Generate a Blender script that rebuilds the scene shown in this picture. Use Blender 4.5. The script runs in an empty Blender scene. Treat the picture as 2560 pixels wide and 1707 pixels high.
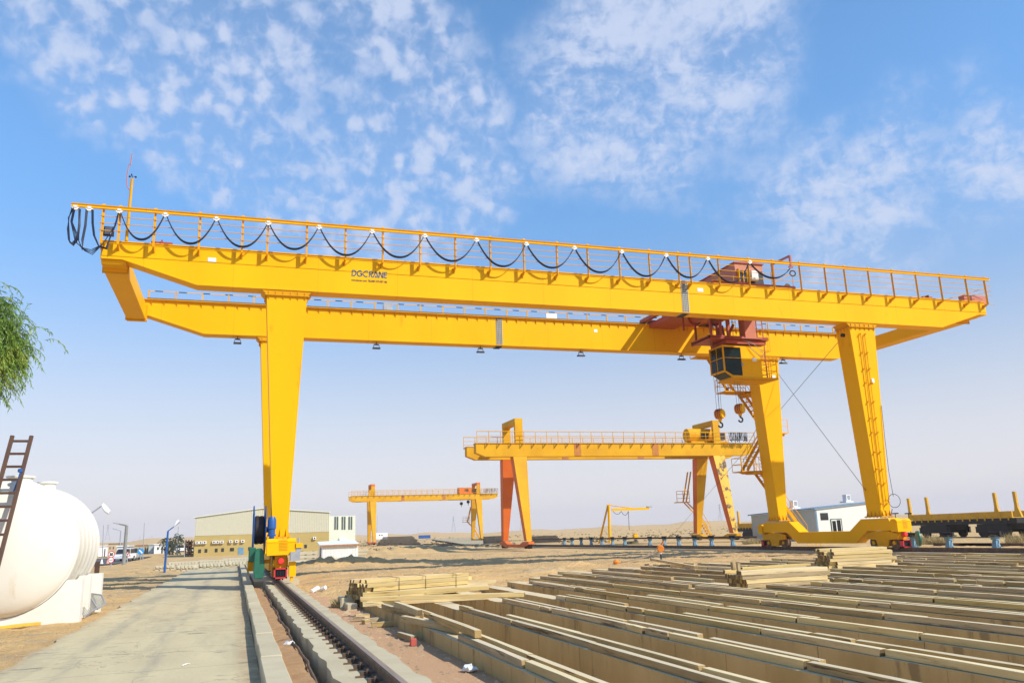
import bpy, bmesh, math, random
from mathutils import Vector, Matrix
import numpy as np
random.seed(7)
R = math.radians
SC = bpy.context.scene
COL = SC.collection

# ------------------------------------------------------------------ camera
CAMH = 1.298
YAW, PITCH, ROLL, FPX = 0.32627, 0.22882, -0.03542, 2046.5
FW = Vector((math.sin(YAW)*math.cos(PITCH), math.cos(YAW)*math.cos(PITCH), math.sin(PITCH)))
_r = FW.cross(Vector((0, 0, 1))).normalized()
_u = _r.cross(FW)
RT = _r*math.cos(ROLL)+_u*math.sin(ROLL)
UP = -_r*math.sin(ROLL)+_u*math.cos(ROLL)
EYE = Vector((0, 0, CAMH))
cam = bpy.data.cameras.new('camera')
cam.sensor_width = 36.0
cam.lens = FPX/2560*36.0
cam.clip_start = 0.1
cam.clip_end = 9000
co = bpy.data.objects.new('camera', cam)
COL.objects.link(co)
M3 = Matrix((RT, UP, -FW)).transposed()
co.matrix_world = Matrix.Translation(EYE) @ M3.to_4x4()
SC.camera = co

# ------------------------------------------------------------------ sun and sky
SUN = Vector((0.80, -0.93, 1.0)).normalized()
sl = bpy.data.lights.new('sun', 'SUN')
sl.energy = 5.0
sl.angle = R(0.5)
sl.color = (1.0, 0.94, 0.83)
so = bpy.data.objects.new('sun', sl)
COL.objects.link(so)
so.rotation_euler = SUN.to_track_quat('Z', 'Y').to_euler()
so.location = (0, 0, 60)
SC.view_settings.view_transform = 'Standard'
SC.view_settings.look = 'None'
SC.view_settings.exposure = 0.10
SC.view_settings.gamma = 1.0


def ray(px, py):
    return FW + RT*((px-1280)/FPX) - UP*((py-853.5)/FPX)


def Gz(px, py, z=0.0):
    d = ray(px, py)
    return EYE + d*((z-CAMH)/d.z)


def Gy(px, py, y):
    d = ray(px, py)
    return EYE + d*(y/d.y)


def Gx(px, py, x):
    d = ray(px, py)
    return EYE + d*(x/d.x)


W = bpy.data.worlds.new('World')
SC.world = W
W.use_nodes = True
nt = W.node_tree
nt.nodes.clear()


def N(tree, typ, **kw):
    n = tree.nodes.new(typ)
    for k, v in kw.items():
        if k.startswith('i_'):
            n.inputs[k[2:].replace('_', ' ')].default_value = v
        elif k.startswith('n_'):
            n.inputs[int(k[2:])].default_value = v
        else:
            setattr(n, k, v)
    return n


def mth(tree, op, a, b=None, c=None, clamp=False):
    n = tree.nodes.new('ShaderNodeMath')
    n.operation = op
    n.use_clamp = clamp
    for i, v in enumerate((a, b, c)):
        if v is None:
            continue
        if isinstance(v, (int, float)):
            n.inputs[i].default_value = v
        else:
            tree.links.new(v, n.inputs[i])
    return n.outputs[0]


def build_sky():
    t = nt
    L = t.links.new
    sky = N(t, 'ShaderNodeTexSky', sky_type='NISHITA', sun_disc=False)
    sky.sun_elevation = math.asin(SUN.z)
    sky.sun_rotation = math.atan2(SUN.x, SUN.y)
    sky.air_density = 0.85
    sky.dust_density = 0.25
    sky.ozone_density = 3.0
    sky.altitude = 600
    hs = N(t, 'ShaderNodeHueSaturation')
    hs.inputs['Saturation'].default_value = 1.12
    hs.inputs['Value'].default_value = 1.45
    hs.inputs['Hue'].default_value = 0.493
    L(sky.outputs[0], hs.inputs['Color'])
    tc = N(t, 'ShaderNodeTexCoord')
    d = tc.outputs['Generated']
    sx = N(t, 'ShaderNodeSeparateXYZ')
    L(d, sx.inputs[0])
    zc = mth(t, 'MAXIMUM', sx.outputs[2], 0.02)
    cb = N(t, 'ShaderNodeCombineXYZ')
    L(mth(t, 'DIVIDE', sx.outputs[0], zc), cb.inputs[0])
    L(mth(t, 'DIVIDE', sx.outputs[1], zc), cb.inputs[1])
    uv = cb.outputs[0]

    def blobs(lst):
        acc = None
        for (px, py, rad, w) in lst:
            c = ray(px, py).normalized()
            vm = N(t, 'ShaderNodeVectorMath', operation='DISTANCE')
            L(d, vm.inputs[0])
            vm.inputs[1].default_value = c
            mr = N(t, 'ShaderNodeMapRange', interpolation_type='SMOOTHSTEP')
            mr.inputs['From Min'].default_value = rad/FPX
            mr.inputs['From Max'].default_value = 0.0
            mr.inputs['To Max'].default_value = w
            L(vm.outputs['Value'], mr.inputs['Value'])
            acc = mr.outputs[0] if acc is None else mth(t, 'ADD', acc, mr.outputs[0])
        return mth(t, 'MINIMUM', acc, 1.0)

    def noise(scale, detail, rough, vec=uv, dist=0.0):
        n = N(t, 'ShaderNodeTexNoise')
        n.inputs['Scale'].default_value = scale
        n.inputs['Detail'].default_value = detail
        n.inputs['Roughness'].default_value = rough
        n.inputs['Distortion'].default_value = dist
        L(vec, n.inputs['Vector'])
        return n

    def mapr(v, a, b, c=0.0, e=1.0):
        mr = N(t, 'ShaderNodeMapRange', interpolation_type='SMOOTHSTEP')
        for k, x in zip(('From Min', 'From Max', 'To Min', 'To Max'), (a, b, c, e)):
            mr.inputs[k].default_value = x
        L(v, mr.inputs['Value'])
        return mr.outputs[0]
    L(mapr(sx.outputs[2], 0.06, 0.50, 0.90, 1.85), hs.inputs['Value'])
    # mackerel cells
    wob = noise(14.0, 3, 0.6, d)
    wv = N(t, 'ShaderNodeVectorMath', operation='SCALE')
    L(wob.outputs['Color'], wv.inputs[0])
    wv.inputs['Scale'].default_value = 0.055
    av = N(t, 'ShaderNodeVectorMath', operation='ADD')
    L(d, av.inputs[0])
    L(wv.outputs[0], av.inputs[1])
    vor = N(t, 'ShaderNodeTexVoronoi', feature='SMOOTH_F1')
    vor.inputs['Scale'].default_value = 36.0
    vor.inputs['Smoothness'].default_value = 0.6
    L(av.outputs[0], vor.inputs['Vector'])
    cell = mapr(vor.outputs['Distance'], 0.68, 0.10)
    n1 = noise(9.0, 8, 0.6, d)
    n2 = noise(60.0, 9, 0.72, d)
    fine = noise(58.0, 5, 0.58, d, 0.4)
    mid = noise(21.0, 4, 0.5, d)
    cp = mapr(mth(t, 'ADD', fine.outputs[0], mth(t, 'ADD', mth(t, 'MULTIPLY', mth(t, 'SUBTRACT', cell, 0.5), 0.40), mth(t, 'MULTIPLY', mth(t, 'SUBTRACT', mid.outputs[0], 0.5), 0.42))), 0.20, 0.74)
    m1 = blobs([(60, -120, 420, .8), (330, 30, 430, .9), (560, 60, 430, .8), (800, 120, 430, .8), (560, 260, 380, .8), (760, 330, 420, .9),
                (960, 220, 380, .8), (1060, 390, 360, .8), (900, 470, 320, .6), (1190, 440, 270, .7), (1050, 540, 270, .40), (500, 410, 140, .35), (230, 240, 180, .3), (660, 470, 200, .5),
                (1110, 110, 230, .35), (880, 0, 280, .4), (640, -120, 420, .9), (990, 650, 330, .22)])
    b1 = mapr(mth(t, 'ADD', m1, mth(t, 'MULTIPLY', mth(t, 'SUBTRACT', n1.outputs[0], 0.5), 2.0)), 0.30, 1.10)
    a1 = mth(t, 'MULTIPLY', b1, mth(t, 'ADD', 0.14, mth(t, 'MULTIPLY', cp, 0.70)))
    # thinner sheet, right of centre
    m2 = blobs([(a_, b_, c_*1.18, d_*.66) for (a_, b_, c_, d_) in [(1760, 0, 360, .9), (1560, 150, 320, .65), (1390, 230, 260, .5), (1420, 310, 240, .45), (1620, 280, 300, .55), (1650, 400, 250, .5), (1900, 140, 200, .6), (1750, -120, 320, .9), (1480, 400, 220, .25),
                (2080, 600, 280, .95), (2180, 640, 220, .5), (1960, 470, 280, .45), (2120, 380, 260, .35), (2460, 440, 120, .8), (2545, 360, 130, .7), (2450, 230, 260, .3), (2570, 420, 170, .6), (2300, 310, 220, .25), (1880, 500, 200, .3), (2200, 500, 300, .2)]])
    stretch = N(t, 'ShaderNodeMapping')
    stretch.inputs['Rotation'].default_value = (0, R(-20), R(18))
    stretch.inputs['Scale'].default_value = (1.0, 1.0, 2.4)
    L(d, stretch.inputs['Vector'])
    n3 = noise(7.0, 10, 0.64, stretch.outputs[0], 0.3)
    cp2 = mapr(mth(t, 'ADD', n3.outputs[0], mth(t, 'MULTIPLY', mth(t, 'SUBTRACT', fine.outputs[0], 0.5), 0.5)), 0.36, 0.66)
    b2 = mapr(mth(t, 'ADD', m2, mth(t, 'MULTIPLY', mth(t, 'SUBTRACT', n1.outputs[0], 0.5), 1.5)), 0.18, 1.0)
    a2 = mth(t, 'MULTIPLY', b2, mth(t, 'ADD', 0.14, mth(t, 'MULTIPLY', cp2, 0.72)))
    alpha = mth(t, 'MAXIMUM', a1, a2)
    # dusty air low down (suspended desert dust)
    dust = mapr(sx.outputs[2], 0.40, -0.02, 0.0, 1.0)
    dust = mth(t, 'MULTIPLY', mth(t, 'POWER', dust, 1.35), 0.95)
    mixd = N(t, 'ShaderNodeMix', data_type='RGBA')
    L(dust, mixd.inputs['Factor'])
    L(hs.outputs[0], mixd.inputs['A'])
    mixd.inputs['B'].default_value = (5.9, 5.5, 5.6, 1)
    mix = N(t, 'ShaderNodeMix', data_type='RGBA')
    L(alpha, mix.inputs['Factor'])
    L(mixd.outputs['Result'], mix.inputs['A'])
    mix.inputs['B'].default_value = (4.2, 4.75, 6.1, 1)
    bg = N(t, 'ShaderNodeBackground')
    bg.inputs['Strength'].default_value = 0.142
    L(mix.outputs['Result'], bg.inputs['Color'])
    out = N(t, 'ShaderNodeOutputWorld')
    L(bg.outputs[0], out.inputs[0])


build_sky()

# ------------------------------------------------------------------ materials
MATS = {}


def mat(name, c1, c2=None, rough=0.6, scale=3.0, c3=None, t3=0.62, metal=0.0, bump=0.0, bscale=None, stretch=(1, 1, 1), detail=6.0,
        rnd=0.0, coat=0.0, spec=0.5, lo=0.35, hi=0.65, s3=None, bdist=0.02, endg=None, topc=None, seam=False, streak=None):
    if name in MATS:
        return MATS[name]
    m = bpy.data.materials.new(name)
    m.use_nodes = True
    t = m.node_tree
    L = t.links.new
    b = t.nodes['Principled BSDF']
    b.inputs['Roughness'].default_value = rough
    b.inputs['Metallic'].default_value = metal
    b.inputs['Specular IOR Level'].default_value = spec
    b.inputs['Coat Weight'].default_value = coat
    tc = t.nodes.new('ShaderNodeTexCoord')
    mp = t.nodes.new('ShaderNodeMapping')
    mp.inputs['Scale'].default_value = stretch
    L(tc.outputs['Object'], mp.inputs['Vector'])
    vec = mp.outputs[0]
    if rnd > 0:
        oi = t.nodes.new('ShaderNodeObjectInfo')
        ad = N(t, 'ShaderNodeVectorMath', operation='ADD')
        sc_ = mth(t, 'MULTIPLY', oi.outputs['Random'], 57.0)
        L(vec, ad.inputs[0])
        L(sc_, ad.inputs[1])
        vec = ad.outputs[0]
    if c2 is None:
        c2 = tuple(min(1, x*0.86) for x in c1)
    n = t.nodes.new('ShaderNodeTexNoise')
    n.inputs['Scale'].default_value = scale
    n.inputs['Detail'].default_value = detail
    n.inputs['Roughness'].default_value = 0.6
    L(vec, n.inputs['Vector'])
    mr = t.nodes.new('ShaderNodeMapRange')
    mr.inputs['From Min'].default_value = lo
    mr.inputs['From Max'].default_value = hi
    L(n.outputs[0], mr.inputs['Value'])
    mx = t.nodes.new('ShaderNodeMix')
    mx.data_type = 'RGBA'
    L(mr.outputs[0], mx.inputs['Factor'])
    mx.inputs['A'].default_value = (*c1, 1)
    mx.inputs['B'].default_value = (*c2, 1)
    col = mx.outputs['Result']
    if c3 is not None:
        n3 = t.nodes.new('ShaderNodeTexNoise')
        n3.inputs['Scale'].default_value = s3 or scale*0.37
        n3.inputs['Detail'].default_value = 8
        n3.inputs['Roughness'].default_value = 0.7
        L(vec, n3.inputs['Vector'])
        r3 = t.nodes.new('ShaderNodeMapRange')
        r3.inputs['From Min'].default_value = t3
        r3.inputs['From Max'].default_value = t3+0.08
        L(n3.outputs[0], r3.inputs['Value'])
        m3 = t.nodes.new('ShaderNodeMix')
        m3.data_type = 'RGBA'
        L(r3.outputs[0], m3.inputs['Factor'])
        L(col, m3.inputs['A'])
        m3.inputs['B'].default_value = (*c3, 1)
        col = m3.outputs['Result']
    if rnd > 0:
        hv = t.nodes.new('ShaderNodeHueSaturation')
        L(mth(t, 'ADD', 1.0-rnd, mth(t, 'MULTIPLY', oi.outputs['Random'], 2*rnd)), hv.inputs['Value'])
        r2 = mth(t, 'FRACT', mth(t, 'MULTIPLY', oi.outputs['Random'], 13.7))
        L(mth(t, 'ADD', 0.85, mth(t, 'MULTIPLY', r2, 0.3)), hv.inputs['Saturation'])
        L(col, hv.inputs['Color'])
        col = hv.outputs[0]
    if streak is not None:
        mp4 = t.nodes.new('ShaderNodeMapping')
        mp4.inputs['Scale'].default_value = (0.05, 1.1, 1)
        mp4.inputs['Rotation'].default_value = (0, 0, R(4))
        L(tc.outputs['Object'], mp4.inputs['Vector'])
        n4 = t.nodes.new('ShaderNodeTexNoise')
        n4.inputs['Scale'].default_value = 1.0
        n4.inputs['Detail'].default_value = 7
        n4.inputs['Roughness'].default_value = 0.62
        L(mp4.outputs[0], n4.inputs['Vector'])
        r4 = t.nodes.new('ShaderNodeMapRange')
        r4.inputs['From Min'].default_value = 0.52
        r4.inputs['From Max'].default_value = 0.64
        r4.inputs['To Max'].default_value = 0.75
        L(n4.outputs[0], r4.inputs['Value'])
        m4 = t.nodes.new('ShaderNodeMix')
        m4.data_type = 'RGBA'
        L(r4.outputs[0], m4.inputs['Factor'])
        L(col, m4.inputs['A'])
        m4.inputs['B'].default_value = (*streak, 1)
        col = m4.outputs['Result']
    if seam:
        sx_ = t.nodes.new('ShaderNodeSeparateXYZ')
        L(tc.outputs['Object'], sx_.inputs[0])
        fr_ = mth(t, 'FRACT', mth(t, 'DIVIDE', mth(t, 'ADD', sx_.outputs[0], 40.0), 3.07))
        ln_ = mth(t, 'MULTIPLY', mth(t, 'LESS_THAN', fr_, 0.009), 0.35)
        ms_ = t.nodes.new('ShaderNodeMix')
        ms_.data_type = 'RGBA'
        L(ln_, ms_.inputs['Factor'])
        L(col, ms_.inputs['A'])
        ms_.inputs['B'].default_value = (0.45, 0.22, 0.01, 1)
        col = ms_.outputs['Result']
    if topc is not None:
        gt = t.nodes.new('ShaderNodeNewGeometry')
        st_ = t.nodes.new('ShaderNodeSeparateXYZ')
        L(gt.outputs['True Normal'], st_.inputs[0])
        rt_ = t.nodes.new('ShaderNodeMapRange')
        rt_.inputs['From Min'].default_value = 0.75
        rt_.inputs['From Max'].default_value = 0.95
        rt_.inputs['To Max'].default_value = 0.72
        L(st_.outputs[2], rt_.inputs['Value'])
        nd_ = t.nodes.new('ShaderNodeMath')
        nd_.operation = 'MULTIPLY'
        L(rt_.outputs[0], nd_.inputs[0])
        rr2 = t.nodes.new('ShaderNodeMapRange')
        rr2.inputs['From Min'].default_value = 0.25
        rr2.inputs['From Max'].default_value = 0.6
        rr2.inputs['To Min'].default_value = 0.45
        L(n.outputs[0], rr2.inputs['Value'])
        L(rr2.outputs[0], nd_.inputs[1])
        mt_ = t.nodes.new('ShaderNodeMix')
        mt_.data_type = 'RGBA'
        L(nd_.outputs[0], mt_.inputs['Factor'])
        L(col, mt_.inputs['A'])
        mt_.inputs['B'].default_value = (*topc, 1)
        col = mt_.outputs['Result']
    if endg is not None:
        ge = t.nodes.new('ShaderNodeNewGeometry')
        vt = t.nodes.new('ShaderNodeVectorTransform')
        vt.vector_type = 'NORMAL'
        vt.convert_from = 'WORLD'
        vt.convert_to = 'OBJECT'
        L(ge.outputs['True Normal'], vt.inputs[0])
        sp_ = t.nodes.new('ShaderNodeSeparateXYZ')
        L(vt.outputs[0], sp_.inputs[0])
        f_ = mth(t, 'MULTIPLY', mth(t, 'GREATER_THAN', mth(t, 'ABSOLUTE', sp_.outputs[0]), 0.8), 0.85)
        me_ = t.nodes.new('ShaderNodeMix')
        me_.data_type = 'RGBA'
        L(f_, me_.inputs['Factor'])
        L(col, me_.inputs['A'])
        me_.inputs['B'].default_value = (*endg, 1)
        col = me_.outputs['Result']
    L(col, b.inputs['Base Color'])
    if bump > 0:
        nb = t.nodes.new('ShaderNodeTexNoise')
        nb.inputs['Scale'].default_value = bscale or scale*4
        nb.inputs['Detail'].default_value = 8
        nb.inputs['Roughness'].default_value = 0.65
        L(vec, nb.inputs['Vector'])
        bp = t.nodes.new('ShaderNodeBump')
        bp.inputs['Strength'].default_value = bump
        bp.inputs['Distance'].default_value = bdist
        L(nb.outputs[0], bp.inputs['Height'])
        L(bp.outputs[0], b.inputs['Normal'])
    MATS[name] = m
    return m


YEL = mat('crane yellow paint', (0.88, 0.455, 0.0015), (0.84, 0.415, 0.0015), spec=0.10, rough=0.5, scale=0.5, c3=(0.70, 0.32, 0.006), t3=0.615, s3=1.6, stretch=(1, 1, .22), bump=0.05, bscale=0.8, seam=True)
YELD = mat('dusty yellow paint', (0.74, 0.375, 0.003), (0.62, 0.29, 0.004), spec=0.12, rough=0.55, scale=1.2, c3=(0.30, 0.12, 0.02), t3=0.66, s3=3.0)
YELO = mat('old crane yellow paint', (0.70, 0.375, 0.012), (0.58, 0.29, 0.014), spec=0.12, rough=0.6, scale=0.5, c3=(0.45, 0.36, 0.16), t3=0.66, s3=0.5)
YELRUST = mat('flaking yellow paint', (0.76, 0.44, 0.02), (0.70, 0.38, 0.02), rough=0.65, scale=0.7, c3=(0.07, 0.04, 0.02), t3=0.515, s3=1.5)
ORG = mat('orange red oxide and leg shade', (0.70, 0.15, 0.012), (0.60, 0.12, 0.012), rough=0.6, scale=0.8)  # own orange on sills and ties; stands for shade on the second crane's legs
RED = mat('red oxide paint', (0.40, 0.075, 0.035), (0.33, 0.06, 0.03), rough=0.5, scale=1.5)
REDL = mat('sunfaded red paint', (0.52, 0.17, 0.10), (0.47, 0.14, 0.08), rough=0.5, scale=1.5)
BRED = mat('bright red paint', (0.60, 0.03, 0.03), (0.5, 0.025, 0.03), rough=0.45)
LRED = mat('red rubber bumper', (0.75, 0.04, 0.03), (0.7, 0.035, 0.03), rough=0.4)
BLU = mat('blue paint', (0.01, 0.10, 0.36), (0.01, 0.08, 0.28), rough=0.4)
BLUL = mat('light blue paint', (0.15, 0.30, 0.42), (0.10, 0.22, 0.33), rough=0.55)
GRN = mat('green paint', (0.014, 0.15, 0.085), (0.012, 0.11, 0.065), rough=0.45)
BLK = mat('black rubber', (0.015, 0.017, 0.025), (0.012, 0.013, 0.016), rough=0.6)
NAVY = mat('cable sheath', (0.010, 0.016, 0.045), (0.008, 0.012, 0.03), rough=0.5)
DSTEEL = mat('dark rail steel', (0.19, 0.125, 0.08), (0.11, 0.072, 0.048), rough=0.75, scale=6, spec=0.2, metal=0.0, c3=(0.19, 0.09, 0.045), t3=0.6)
RAILTOP = mat('worn rail head steel', (0.34, 0.26, 0.20), (0.24, 0.18, 0.13), rough=0.5, scale=5, metal=0.3, stretch=(4, .3, 4))
GAL = mat('galvanised steel', (0.42, 0.43, 0.44), (0.33, 0.34, 0.35), rough=0.45, metal=0.4)
BOLTM = mat('primer grey plate', (0.46, 0.44, 0.36), (0.38, 0.36, 0.30), rough=0.6)
WHT = mat('white paint', (0.80, 0.80, 0.78), (0.74, 0.74, 0.71), rough=0.5)
PLAST = mat('white plastic sheet', (0.80, 0.82, 0.84), (0.7, 0.73, 0.76), rough=0.45)
GLASS = mat('dark cabin glass', (0.008, 0.016, 0.012), (0.014, 0.022, 0.017), rough=0.08, spec=0.16)
WINDK = mat('dark window glass', (0.02, 0.022, 0.024), (0.03, 0.03, 0.03), rough=0.12, spec=0.7)
TANKM = mat('white tank coating', (0.79, 0.76, 0.68), (0.74, 0.705, 0.61), rough=0.45, scale=0.9, c3=(0.66, 0.58, 0.43), t3=0.60, s3=0.8, stretch=(1, 1, .4))
SADM = mat('white painted saddle', (0.76, 0.74, 0.68), (0.71, 0.68, 0.60), rough=0.6, scale=1.2, c3=(0.62, 0.52, 0.36), t3=0.66, s3=0.8)
SAND = mat('sand', (0.68, 0.45, 0.20), (0.52, 0.335, 0.145), rough=0.95, scale=0.55, c3=(0.45, 0.315, 0.17), t3=0.56, s3=0.35, bump=1.0, bscale=7, bdist=0.09, detail=12, spec=0.1, streak=(0.43, 0.335, 0.205))
GRAV = mat('red gravel', (0.62, 0.385, 0.215), (0.47, 0.275, 0.15), rough=0.95, scale=38, c3=(0.64, 0.42, 0.28), t3=0.6, s3=30, bump=1.0, bscale=55, bdist=0.02, spec=0.1)
TRSAND = mat('trench sand', (0.47, 0.28, 0.14), (0.36, 0.21, 0.10), rough=0.95, scale=5, bump=0.8, bscale=40, spec=0.1, c3=(0.22, 0.12, 0.06), t3=0.62, s3=2.0)
CONC = mat('old concrete', (0.54, 0.47, 0.31), (0.46, 0.39, 0.25), rough=0.85, scale=1.1, c3=(0.28, 0.22, 0.13), t3=0.62, s3=2.0, stretch=(1, 1, .5), bump=0.35, bscale=14, spec=0.2)
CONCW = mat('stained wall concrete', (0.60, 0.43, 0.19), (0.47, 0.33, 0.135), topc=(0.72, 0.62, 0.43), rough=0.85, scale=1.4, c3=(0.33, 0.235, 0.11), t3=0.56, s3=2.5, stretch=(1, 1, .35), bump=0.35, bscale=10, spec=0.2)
CONCL = mat('pale precast concrete', (0.56, 0.52, 0.39), (0.47, 0.43, 0.31), rough=0.85, scale=1.3, bump=0.3, bscale=20, spec=0.2)
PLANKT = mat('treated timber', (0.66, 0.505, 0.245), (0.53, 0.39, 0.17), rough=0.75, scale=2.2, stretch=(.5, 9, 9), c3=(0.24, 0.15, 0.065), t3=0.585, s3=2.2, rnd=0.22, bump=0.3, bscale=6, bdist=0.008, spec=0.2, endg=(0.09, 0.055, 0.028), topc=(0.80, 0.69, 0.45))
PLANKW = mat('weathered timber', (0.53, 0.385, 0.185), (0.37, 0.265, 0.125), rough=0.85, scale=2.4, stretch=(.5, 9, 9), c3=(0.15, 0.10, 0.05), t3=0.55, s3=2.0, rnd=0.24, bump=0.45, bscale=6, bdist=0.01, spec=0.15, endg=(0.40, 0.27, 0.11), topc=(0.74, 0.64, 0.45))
BROWNW = mat('dark brown ladder wood', (0.10, 0.05, 0.03), (0.07, 0.035, 0.022), rough=0.7)
DARKST = mat('stacked black steel', (0.016, 0.012, 0.012), (0.010, 0.008, 0.008), rough=0.7, scale=4)
UNDER = mat('wagon black', (0.022, 0.020, 0.020), (0.03, 0.026, 0.024), rough=0.7)
WAGY = mat('wagon ochre paint', (0.70, 0.39, 0.02), (0.56, 0.30, 0.02), rough=0.7, scale=2, c3=(0.16, 0.09, 0.03), t3=0.64)
HANG = mat('cream corrugated cladding', (0.58, 0.56, 0.42), (0.54, 0.52, 0.39), rough=0.6)
HANGL = mat('pale green cladding', (0.66, 0.69, 0.55), (0.62, 0.65, 0.52), rough=0.6)
OCHRE = mat('ochre render', (0.44, 0.335, 0.115), (0.40, 0.30, 0.10), rough=0.85, scale=0.4)
ROOFB = mat('blue roof sheet', (0.16, 0.26, 0.36), (0.12, 0.21, 0.30), rough=0.5)
PALEW = mat('pale panel wall', (0.70, 0.72, 0.66), (0.66, 0.68, 0.62), rough=0.6)
GREYP = mat('grey and shaded panel wall', (0.42, 0.47, 0.46), (0.38, 0.43, 0.42), rough=0.6)  # own grey on the flat house; paints shade on the office end wall
TAN = mat('tan plaster', (0.48, 0.38, 0.25), (0.42, 0.33, 0.21), rough=0.9)
RUSTW = mat('rusty wood edge', (0.42, 0.19, 0.07), (0.30, 0.13, 0.05), rough=0.8, scale=6)
BARK = mat('bark', (0.16, 0.11, 0.075), (0.11, 0.08, 0.055), rough=0.9, scale=8)
LEAF = mat('willow leaf', (0.16, 0.27, 0.025), (0.085, 0.155, 0.018), rough=0.5, scale=2.2, c3=(0.30, 0.36, 0.04), t3=0.54, s3=1.1)
LEAFD = mat('dark leaf', (0.03, 0.055, 0.02), (0.02, 0.04, 0.016), rough=0.6)
STRAW = mat('dry grass', (0.48, 0.38, 0.17), (0.36, 0.27, 0.12), rough=0.9)
ASPH = mat('asphalt', (0.10, 0.095, 0.09), (0.08, 0.075, 0.07), rough=0.9)
TRACK = mat('packed grey track', (0.44, 0.37, 0.24), (0.38, 0.31, 0.20), rough=0.95, scale=0.8, c3=(0.40, 0.29, 0.18), t3=0.56, s3=0.35, spec=0.1)
CARW = mat('white car paint', (0.75, 0.76, 0.78), (0.72, 0.73, 0.75), rough=0.25, coat=0.5)
CARS = mat('silver car paint', (0.45, 0.48, 0.46), (0.42, 0.45, 0.43), rough=0.3, coat=0.4, metal=0.2)
PYL = mat('pylon steel', (0.36, 0.38, 0.42), (0.33, 0.35, 0.39), rough=0.6)
LOGO = mat('logo blue', (0.005, 0.09, 0.16), (0.005, 0.075, 0.13), rough=0.5)
SIGNB = mat('sign blue', (0.03, 0.28, 0.62), (0.03, 0.25, 0.56), rough=0.4)
ORNG = mat('orange plastic', (0.75, 0.24, 0.02), (0.65, 0.19, 0.02), rough=0.5)
BLUEND = mat('blue painted timber end', (0.03, 0.12, 0.17), (0.03, 0.10, 0.14), rough=0.7)
REDEND = mat('red painted timber end', (0.50, 0.10, 0.07), (0.44, 0.08, 0.06), rough=0.7)
ROPE = mat('steel wire rope', (0.12, 0.12, 0.125), (0.09, 0.09, 0.09), rough=0.5, metal=0.4)

# ------------------------------------------------------------------ mesh helpers


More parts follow.
